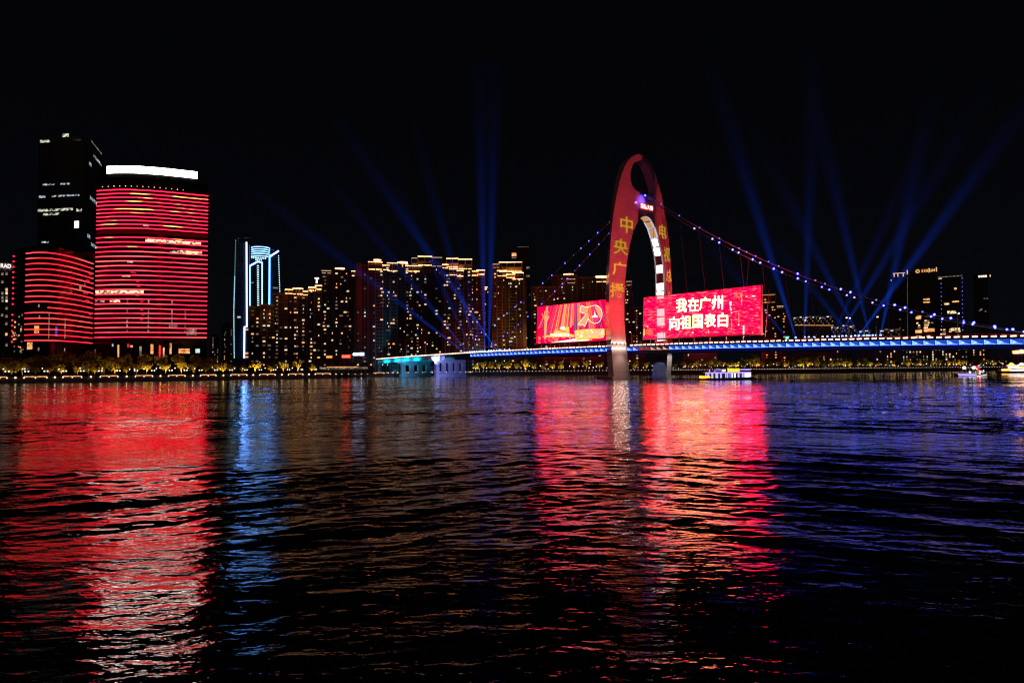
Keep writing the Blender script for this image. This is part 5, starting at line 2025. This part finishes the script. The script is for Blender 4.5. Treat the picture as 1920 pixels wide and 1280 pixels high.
mb.build('roof_crane', lt)

# small far blocks between the striped tower and the outlined tower
for px0, px1, py, Yd, lb, n in ((394, 411, 630, 900, 'small far block with two columns of lit windows right of the big striped tower', 18), (414, 438, 608, 880, 'small far dark block beside the white outlined tower', 16)):
    rt, w, h = tower_block('city_block', lb, px0, px1, py, Yd, cat='city block')
    mb = MB()
    mb.box(-w / 2, w / 2, 0, 18, 0, h, 'grey_block')
    mb.box(-w * .3, w * .2, 2, 14, h, h + 3, 'grey_block')
    mb.build('wall', rt)
    windows(rt, random.Random(px0), n, -w / 2, w / 2, 5, h - 2, cols=(-w * .22, w * .3), mats=('win_dim', 'win_warm'), wts=(5, 1), sz=(1, 1.4))

# dark tower behind the two-tier crown
rt, w, h = tower_block('dark_tower', 'black tower with one small lit window behind the crowned block right of the beams', 958, 994, 465, 900, cat='office tower')
mb = MB()
mb.box(-w / 2, w / 2, 0, 24, 0, h, 'glass_dark')
mb.box(-w * .15, w / 2, -.3, 3, h, h + 2, 'glass_dark')
mb.box(-w * .12, w * .48, -.5, -.3, h + 1.2, h + 1.6, 'win_dim')
mb.build('wall', rt)
strip_px(rt, 959.5, 968, 900, 474, 480.5, 'win_warm', 'lit_window')
strip_px(rt, 959, 968, 900, 482.5, 484, 'win_dim', 'lit_window')
strip_px(rt, 987, 993, 900, 500, 504, 'win_dim', 'lit_window')
strip_px(rt, 986, 993, 900, 516, 519, 'win_dim', 'lit_window')

# rooftop sign on the block left of the tall ones
P = at(594, 526, 590)
o = thing('rooftop_sign', 'small white square sign on the roof above the lowest glowing roofs', 'rooftop sign', (P[0], P[1], 0), -math.atan2(P[0], P[1]))
z0, z1 = at(594, 536, 590)[2], at(594, 520, 590)[2]
mb = MB()
for x in (-1.4, 1.4):
    mb.tube([(x, 2, z0 - 8), (x, 2, z0 + 4)], .2, 'grey_steel', 5)
mb.build('stand', o)
mb = MB()
mb.box(-1.9, 1.9, 0, .5, z0 + 2.2, z1, 'dark_steel')
mb.poly([(-1.8, -.05, z1 - 1.6), (1.8, -.05, z1 - 1.6), (1.8, -.05, z1 - .1), (-1.8, -.05, z1 - .1)], 'scr_white')
mb.poly([(-.9, -.05, z0 + 2.4), (.9, -.05, z0 + 2.4), (.5, -.05, z1 - 1.8), (-.7, -.05, z1 - 1.8)], 'sign_blue')
mb.build('display', o)

# pavilion with neon signs beside the bridge end
P, rz, w = facing(606, 700, 520)
o = thing('riverside_pavilion', 'low pavilion with red neon and blue white boards left of the bridge end', 'pavilion', P, rz)
mb = MB()
mb.box(-w / 2, w / 2, 0, 14, 0, 5.0, 'grey_block')
mb.box(-w / 2 - 1, w / 2 + 1, -1.5, 15, 5.0, 5.6, 'concrete')
mb.build('wall', o)
for a, b, c, d, m, nm in ((612, 623, 667, 671, 'neon_orange', 'neon_sign'), (641, 657, 665, 671, 'neon_red', 'neon_sign'), (662, 672.5, 661, 666.5, 'sign_blue', 'lit_board'), (674, 683, 660.5, 666.5, 'sign_blue', 'lit_board')):
    strip_px(o, a, b, 517, c, d, m, nm, y=-3.0)
rs = random.Random(2)
for a, b, c, d, m in ((641.5, 656.5, 665.5, 670.5, 'scr_salmon'),):
    q0 = Matrix.Rotation(-rz, 4, 'Z') @ (Vector(tuple(at(a, d, 517))) - o.location)
    q1 = Matrix.Rotation(-rz, 4, 'Z') @ (Vector(tuple(at(b, c, 517))) - o.location)
    mb = MB()
    strokes(mb, lambda x, y: (q0.x + (q1.x - q0.x) * x, -3.3, q0.z + (q1.z - q0.z) * y), m, 4, rs)
    mb.build('sign_marks', o)
mb = MB()
mb.box(-w * .42, w * .2, -1.7, -1.4, 5.1, 5.5, 'win_warm')
mb.build('eaves_light', o)
strip_px(o, 600, 690, 519, 688, 691, 'win_dim', 'lit_front')

# low white roofed houses right of the wide screen
for i, (px0, px1, py, Yd, lb) in enumerate(((1489, 1512, 593, 900, 'white roofed house row, leftmost, behind the upright blue beam'), (1511, 1538, 591.5, 905, 'white roofed house row, second from the left, tallest gable'), (1537, 1565, 592, 900, 'white roofed house row, third, left of the crossing beams'),
                                            (1560, 1582, 611, 860, 'lower white roofed house behind the crossing beams'), (1581, 1606, 609, 865, 'lower white roofed house right of the crossing beams'), (1612, 1636, 618, 850, 'small white roofed house in front of the double arm street lamp'), (1650, 1690, 616.5, 870, 'long white roofed house left of the hotel foot'))):
    rt, w, h = tower_block('white_roofed_house', lb, px0, px1, py, Yd, cat='house')
    mb = MB()
    mb.box(-w / 2, w / 2, 0, 16, 0, h - 2, 'grey_block')
    mb.build('wall', rt)
    mb = MB()
    n = 3
    for k in range(n):
        a = -w / 2 + w * k / n
        mb.prism([(a, -.8, h - 2), (a + w / n, -.8, h - 2), (a + w / n, -.8, h), (a, -.8, h - (.8 if k % 2 else 0))], (0, 16, 0), 'white_paint')
    mb.build('roof', rt)
    r = random.Random(i)
    for k in range(4):
        a = -w / 2 + w * (k + r.uniform(.05, .3)) / 4
        mb = MB()
        zz = h - r.uniform(.9, 3.2)
        mb.box(a, a + w / 4 * r.uniform(.4, .8), -1.1, -.85, zz, zz + .7, 'boat_white' if k % 2 == 0 else 'win_dim')
        mb.build('eaves_light', rt)
    for k in range(8):
        mb = MB()
        a = -w / 2 + w * (k + .5) / 8
        zz = h - 5 - 3 * (k % 3)
        mb.box(a - .6, a + .6, -.1, .02, zz, zz + 1.4, 'win_dim')
        mb.build('window', rt)
p0, p1 = at(1490, 609.5, 870), at(1563, 610, 870)
o = thing('light_rail', 'thin warm light rail in front of the white roofed house row', 'light rail', (p0[0], p0[1], 0))
mb = MB()
d = p1 - p0
mb.tube([(0, 0, p0[2]), (d[0], d[1], p1[2])], .35, 'gold_sign', 5)
mb.build('light_line', o)
mb = MB()
for k in range(6):
    mb.tube([(d[0] * k / 5, d[1] * k / 5, GZ), (d[0] * k / 5, d[1] * k / 5, p0[2])], .25, 'dark_steel', 5)
mb.build('stand', o)

# hotel group at the right
Y = 950
r = random.Random(51)
ho, w, h = tower_block('hotel_tower', 'dark hotel tower with round emblem and orange sign on the roof', 1698, 1760, 510, Y, cat='hotel tower')
mb = MB()
mb.box(-w / 2, w / 2, 0, 26, 0, h, 'glass_dark')
mb.box(-w / 2 + 2, w / 2 - 2, 3, 22, h, h + 3, 'glass_dark')
mb.build('wall', ho)
windows(ho, r, 44, -w * .22, w * .34, 8, h * .55, cols=(-w * .1, -w * .05, w * .15, w * .2), mats=('win_warm', 'office_row', 'win_dim'), wts=(3, 2, 3), sz=(2.4, 5.0), hh=2.0, cx=5)
strip_px(ho, 1717, 1727, Y, 593, 598, 'win_warm', 'lit_window')
strip_px(ho, 1731, 1743, Y, 560, 563, 'win_warm', 'lit_window')
strip_px(ho, 1731, 1744, Y, 566, 568, 'win_warm', 'lit_window')
strip_px(ho, 1716, 1729, Y, 618, 624, 'win_warm', 'lit_window')
strip_px(ho, 1732, 1752, Y, 616, 622, 'win_orange', 'lit_window')
inv = Matrix.Rotation(-ho.rotation_euler[2], 4, 'Z')


def hl(px, py):
    q = inv @ (Vector(tuple(at(px, py, Y))) - ho.location)
    return q.x, q.z


x, z = hl(1720.5, 508.5)
mb = MB()
ring = [(x + 2.3 * math.cos(a), -.6, z + 2.3 * math.sin(a)) for a in np.linspace(0, 2 * math.pi, 21)]
mb.tube(ring, .45, 'gold_sign', 5, cap=False)
mb.tube([(x - 1.6, -.6, z - 1), (x, -.6, z + 1.5), (x + 1.6, -.6, z - 1), (x - 1.6, -.6, z - 1)], .28, 'gold_sign', 4)
mb.build('emblem', ho)
a, b = hl(1728, 511), hl(1754, 505.5)
mb = MB()
strokes(mb, lambda i, j: (a[0] + (b[0] - a[0]) * i, -.6, a[1] + (b[1] - a[1]) * j), 'gold_sign', 6, random.Random(8))
mb.build('roof_sign', ho)
for px_, ya, yb in ((1701, 505, 513), (1742, 504, 512), (1755.5, 503, 511)):
    strip_px(ho, px_ - 1.2, px_ + 1.2, Y, ya, yb, 'roof_pink', 'roof_lamp')
for i in range(26):
    q = hl(1701.3, 520 + 4.3 * i)
    place(DOTG, 'light_dot', ho, (q[0], -.2, q[1])).scale = (.7, 1, .7)

hw, w, h = tower_block('hotel_wing', 'dark left wing of the hotel with three small roof lamps', 1671, 1698.5, 514, 960, cat='hotel wing')
mb = MB()
mb.box(-w / 2, w / 2, 0, 24, 0, h, 'glass_dark')
mb.box(-w / 2 + 1, w / 2 - 4, 2, 20, h, h + 2.5, 'glass_dark')
mb.build('wall', hw)
for px_ in (1676.5, 1683.5, 1693.5):
    strip_px(hw, px_ - 1.1, px_ + 1.1, 960, 512, 519, 'roof_pink', 'roof_lamp')
strip_px(hw, 1674, 1697, 960, 512, 513, 'crown_soft', 'roof_light')
strip_px(hw, 1670, 1672, 960, 524, 526, 'roof_pink', 'roof_lamp')
windows(hw, r, 7, -w / 2, w / 2, 8, h * .6, mats=('win_dim', 'win_warm'), wts=(4, 1))

h2, w, h = tower_block('hotel_annex', 'dark annex right of the hotel edged with blue dots', 1760, 1805, 518, 970, cat='hotel annex')
mb = MB()
mb.box(-w / 2, w / 2, 0, 24, 0, h, 'glass_dark')
mb.box(-w / 2 + 3, w / 2 - 3, 4, 20, h, h + 3, 'glass_dark')
mb.build('wall', h2)
strip_px(h2, 1759.5, 1766, 970, 520.5, 522.5, 'crown_soft', 'roof_light')
strip_px(h2, 1760, 1804, 970, 518, 519, 'win_dim', 'roof_light')
strip_px(h2, 1789, 1793.5, 970, 540, 543.5, 'win_warm', 'lit_window')
strip_px(h2, 1785, 1798, 970, 564.5, 567, 'win_warm', 'lit_window')
strip_px(h2, 1770, 1780, 970, 568, 571, 'office_row', 'lit_window')
strip_px(h2, 1776, 1793, 970, 583, 588, 'office_row', 'lit_window')
strip_px(h2, 1783, 1800, 970, 615, 620, 'office_row', 'lit_window')
windows(h2, r, 30, -w * .4, w * .45, 6, h * .42, mats=('win_warm', 'office_row', 'win_dim'), wts=(3, 2, 3), sz=(2.0, 3.6), hh=1.8)
inv = Matrix.Rotation(-h2.rotation_euler[2], 4, 'Z')
for px_, y0 in ((1764.5, 531), (1803.8, 523)):
    for i in range(13):
        q = inv @ (Vector(tuple(at(px_ + .1 * i, y0 + 8 * i, 970))) - h2.location)
        o = place(LSM, 'blue_dot', h2, (q.x, -.3, q.z))
        o.scale = (1.0 if i % 3 else 1.5,) * 3

h3, w, h = tower_block('office_tower', 'dark tower at far right with a small white sign at its top', 1830, 1858, 514, 1050, cat='office tower')
mb = MB()
mb.box(-w / 2, w / 2, 0, 24, 0, h, 'glass_dark')
mb.box(-w / 2 + 4, w / 2 - 4, 4, 20, h, h + 2, 'glass_dark')
mb.build('wall', h3)
for k in range(4):
    strip_px(h3, 1834.5 + 4.1 * k, 1838 + 4.1 * k, 1050, 516.5, 520, 'scr_white', 'sign_letter')
strip_px(h3, 1855.5, 1857.5, 1050, 516, 520, 'win_warm', 'roof_lamp')
for px_, py in ((1840, 580), (1848, 584), (1846, 560), (1851, 560), (1837, 582)):
    strip_px(h3, px_ - 1.5, px_ + 1.5, 1050, py - 1.3, py + 1.3, 'win_dim', 'lit_window')

# low buildings seen under the deck on the right bank
for i, (px0, px1, py, Yd, lb, n) in enumerate(((1280, 1345, 655, 760, 'low building under the deck above the cruise boat', 8), (1540, 1580, 652, 780, 'low building with white window strips under the deck right of the cruise boat', 8), (1640, 1690, 650, 800, 'low building under the deck below the hotel wing', 10),
                                              (1690, 1745, 648, 850, 'low lit building under the deck below the hotel', 34), (1745, 1790, 648, 860, 'low lit building under the deck below the hotel annex', 26), (1795, 1822, 640, 870, 'slim dark building with reddish edge under the deck far right', 12), (1856, 1893, 668, 880, 'low dim building between the slim lit one and the golden pavilion', 5), (1822, 1850, 641, 900, 'slim building with white lit windows near the small white boat', 14))):
    rt, w, h = tower_block('waterside_building', lb, px0, px1, py, Yd, cat='building')
    mb = MB()
    mb.box(-w / 2, w / 2, 0, 16, 0, h, 'grey_block')
    mb.box(-w * .3, w * .1, 3, 10, h, h + 2.5, 'grey_block')
    mb.build('wall', rt)
    windows(rt, random.Random(i + 90), n, -w / 2 + 1, w / 2 - 1, 3, h - 1, mats=('win_warm', 'win_dim', 'win_white', 'win_cool'), wts=(3, 4, 2, 1), sz=(.9, 1.6), hh=2.0)
rt, w, h = tower_block('lit_pavilion', 'golden lit pavilion roof above the gold boat at the right picture edge', 1896, 1936, 652, 760, cat='pavilion')
mb = MB()
mb.box(-w / 2, w / 2, 0, 12, 0, h - 3.5, 'grey_block')
mb.box(-w / 2 - 1, w / 2 + 1, -1, 13, h - 3.5, h - 3, 'cream')
mb.box(-w * .3, w * .3, 2, 10, h - 3, h, 'cream')
mb.build('wall', rt)
strip_px(rt, 1898, 1934, 758, 657, 658.5, 'crown', 'eaves_light')
strip_px(rt, 1899, 1934, 758, 660, 662, 'crown', 'eaves_light')
strip_px(rt, 1912, 1919, 758, 653, 656, 'pink_lamp', 'roof_lamp')

# ------------------------------------------------------------------ boats
Yb = 303
P = at(1365, 711.5, Yb)
boat = thing('cruise_boat', 'two deck cruise boat with violet pillars and yellow lit signs below the wide screen', 'cruise boat', (P[0], P[1], 0), 0.0)
S = lambda px: (px - 1365) * Yb / FPX
Zb = lambda py: (711.8 - py) * Yb / FPX + .1
mb = MB()
hull = [(S(1312), 0, .9), (S(1316), 0, -.4), (S(1409), 0, -.4), (S(1416.5), 0, 1.5), (S(1400), 0, 1.1), (S(1335), 0, .8)]
mb.prism(hull, (0, 5.4, 0), 'hull_dark')
mb.build('hull', boat)
mb = MB()
mb.box(S(1323), S(1409), .3, 5.1, Zb(699), Zb(697.6), 'hull_white')
mb.box(S(1350), S(1407), 3.6, 5.0, .9, Zb(699), 'hull_dark')
mb.build('upper_deck', boat)
mb = MB()
mb.box(S(1323), S(1409), .18, .3, Zb(699.8), Zb(697.8), 'boat_violet')
mb.build('deck_light', boat)
for (a, b, c, d, m) in ((1323.5, 1325, 699, 705, 'boat_violet'), (1327, 1330.5, 699, 706, 'boat_violet'), (1334.5, 1338, 699, 709, 'boat_violet'), (1342.5, 1347, 699, 710, 'boat_violet'), (1351, 1354, 699, 709.5, 'boat_violet'), (1360.5, 1362.5, 699, 709, 'boat_violet'), (1364, 1366, 699, 709, 'boat_violet'), (1369, 1370, 699, 708, 'boat_violet'), (1372.5, 1375, 699, 709.5, 'boat_white'), (1377.5, 1380, 699, 709.5, 'boat_white'), (1384, 1387, 699, 708, 'boat_violet'), (1392, 1394, 699, 708, 'boat_violet'), (1395, 1397, 699, 709, 'boat_violet'), (1397.5, 1408.5, 698.2, 707.5, 'boat_white')):
    mb = MB()
    mb.box(S(a), S(b), .22, .5, Zb(d), Zb(c), m)
    mb.build('lit_panel' if b - a > 8 else 'pillar', boat)
for a, b in ((1352, 1375), (1378, 1396)):
    mb = MB()
    mb.box(S(a), S(b), .1, .25, Zb(710), Zb(708.8), 'boat_white')
    mb.build('sill_light', boat)
mb = MB()
mb.box(S(1344), S(1352), .8, 4.6, Zb(697.6), Zb(694), 'hull_white')
mb.box(S(1354), S(1362), 1.2, 4.2, Zb(697.6), Zb(693.5), 'hull_white')
mb.tube([(S(1331), .6, Zb(697)), (S(1334), .6, Zb(688))], .12, 'hull_white', 5)
mb.tube([(S(1341), .6, Zb(697)), (S(1346), .6, Zb(688))], .18, 'hull_white', 5)
mb.build('wheelhouse', boat)
for (a, b, c, d, m) in ((1343, 1353, 691.8, 693.2, 'boat_violet'), (1355.5, 1361.5, 692.5, 696, 'scr_white'), (1389, 1409, 692.2, 694, 'boat_violet'), (1340.5, 1342.5, 694, 697, 'boat_violet'), (1330.5, 1332.5, 693, 697, 'boat_violet')):
    mb = MB()
    mb.box(S(a), S(b), .5, .7, Zb(d), Zb(c), m)
    mb.build('roof_light', boat)
mb = MB()
strokes(mb, lambda i, j: (S(1364.5 + 24 * i), .3, Zb(697.2) + (Zb(690.5) - Zb(697.2)) * j), 'boat_yellow', 5, random.Random(5))
mb.prism([(S(1365), .42, Zb(697)), (S(1388), .42, Zb(697)), (S(1387), .42, Zb(692.5)), (S(1366), .42, Zb(692.5))], (0, .1, 0), 'boat_yellow')
mb.build('yellow_sign', boat)
mb = MB()
mb.prism([(S(1311.5), .05, Zb(708)), (S(1313), .05, Zb(709.3)), (S(1333), .05, Zb(707.8)), (S(1331), .05, Zb(705.2)), (S(1312), .05, Zb(704.2))], (0, .3, 0), 'boat_yellow')
mb.box(S(1314), S(1324), -.1, .05, Zb(709.6), Zb(708.4), 'boat_red')
mb.build('bow_sign', boat)

Yb = 352
P = at(1823, 704.3, Yb)
boat = thing('small_boat', 'small white boat with blue lit hull and coloured festive lights at the bow', 'boat', (P[0], P[1], 0), 0.0)
S = lambda px: (px - 1823) * Yb / FPX
Zb = lambda py: (704.5 - py) * Yb / FPX
mb = MB()
mb.prism([(S(1797), 0, 1.3), (S(1798), 0, -.4), (S(1840), 0, -.4), (S(1851), 0, 1.4), (S(1833), 0, .9)], (0, 4, 0), 'hull_dark')
mb.build('hull', boat)
mb = MB()
mb.prism([(S(1797), -.1, Zb(703.5)), (S(1832), -.1, Zb(704)), (S(1830), -.1, Zb(699.2)), (S(1797), -.1, Zb(699.2))], (0, .12, 0), 'boat_violet')
mb.box(S(1797.5), S(1831), -.2, -.1, Zb(701.2), Zb(700.3), 'hull_dark')
mb.build('hull_panel', boat)
mb = MB()
mb.tube([(S(1832), -.1, Zb(704)), (S(1842), -.1, Zb(703)), (S(1850), -.1, Zb(701.5))], .18, 'boat_white', 5)
mb.build('bow_light', boat)
mb = MB()
mb.box(S(1806), S(1828), .4, 3.6, Zb(689.3), Zb(688.3), 'hull_white')
for x in (1806.5, 1813, 1819, 1826):
    mb.tube([(S(x), .5, Zb(699)), (S(x), .5, Zb(689))], .12, 'hull_white', 5)
mb.build('canopy', boat)
for x, y, rr_, m in ((1808.5, 688.5, .85, 'white_lamp'), (1826, 688.5, .85, 'white_lamp'), (1819, 697, .55, 'scr_white')):
    mb = MB()
    mb.ball((S(x), 0, Zb(y)), rr_, m, 8, 5)
    mb.build('cabin_lamp', boat)
for x, y, m, w_, h_ in ((1829, 687, 'boat_violet', .9, .9), (1833, 687.5, 'boat_red', 1.1, 1.2), (1836.5, 684.5, 'scr_blue', .9, .7), (1838.5, 688, 'win_cool', .7, 1.0), (1832, 690.5, 'scr_white', .9, .5), (1829.5, 697, 'boat_green', .5, 1.1), (1832.5, 700, 'boat_green', .5, .6), (1834.5, 694.5, 'boat_red', 1.0, 1.8), (1837.5, 699.5, 'boat_gold', .9, 1.0), (1838, 696.5, 'scr_white', .6, 1.5), (1841, 695.5, 'boat_pink', .9, .9), (1843.5, 697, 'scr_blue', .7, .8), (1845, 694.5, 'scr_white', .5, .8)):
    mb = MB()
    cx_, cz = S(x), Zb(y)
    mb.prism([(cx_ - w_ / 2, .1, cz - h_ / 2), (cx_ + w_ / 2, .1, cz - h_ / 2), (cx_ + w_ * .4, .1, cz + h_ / 2), (cx_ - w_ * .2, .1, cz + h_ / 2)], (0, .3, 0), m)
    mb.build('festive_light', boat)
mb = MB()
mb.tube([(S(1838), .6, Zb(700)), (S(1836), .6, Zb(683))], .1, 'hull_white', 5)
mb.tube([(S(1830), .6, Zb(696)), (S(1836), .6, Zb(690)), (S(1846), .6, Zb(700))], .1, 'hull_white', 5)
mb.build('bow_frame', boat)

Yb = 500
P = at(1912, 698, Yb)
boat = thing('golden_boat', 'golden lit pleasure boat cut off by the right picture edge', 'boat', (P[0], P[1], 0), 0.0)
S = lambda px: (px - 1912) * Yb / FPX
Zb = lambda py: (698.5 - py) * Yb / FPX
mb = MB()
mb.prism([(S(1876), 0, 1.2), (S(1880), 0, -.4), (S(1945), 0, -.4), (S(1950), 0, 1.2)], (0, 6, 0), 'hull_dark')
mb.build('hull', boat)
for a, b, c, d, m in ((1879, 1896, 691.2, 694.8, 'boat_gold'), (1895, 1945, 692, 696, 'boat_white'), (1891, 1912, 686.2, 689.5, 'boat_white'), (1907, 1945, 687.5, 690.5, 'boat_gold'), (1880, 1945, 696.6, 697.6, 'win_orange')):
    mb = MB()
    mb.box(S(a), S(b), .2, .5, Zb(d), Zb(c), m)
    mb.build('lit_deck', boat)
mb = MB()
mb.box(S(1882), S(1945), .5, 5.5, .8, Zb(691), 'hull_white')
mb.box(S(1892), S(1945), .8, 5.2, Zb(691), Zb(686.5), 'hull_white')
mb.build('cabin', boat)
for a, b, m in ((1893, 1908, 'boat_gold'), (1909, 1930, 'boat_white')):
    mb = MB()
    mb.prism([(S(a), .3, Zb(685.6)), (S(b), .3, Zb(685.6)), (S((a + b) / 2 + 2), .3, Zb(682.5)), (S((a + b) / 2), .3, Zb(680)), (S((a + b) / 2 - 2), .3, Zb(682.5))], (0, 3, 0), m)
    mb.build('roof', boat)
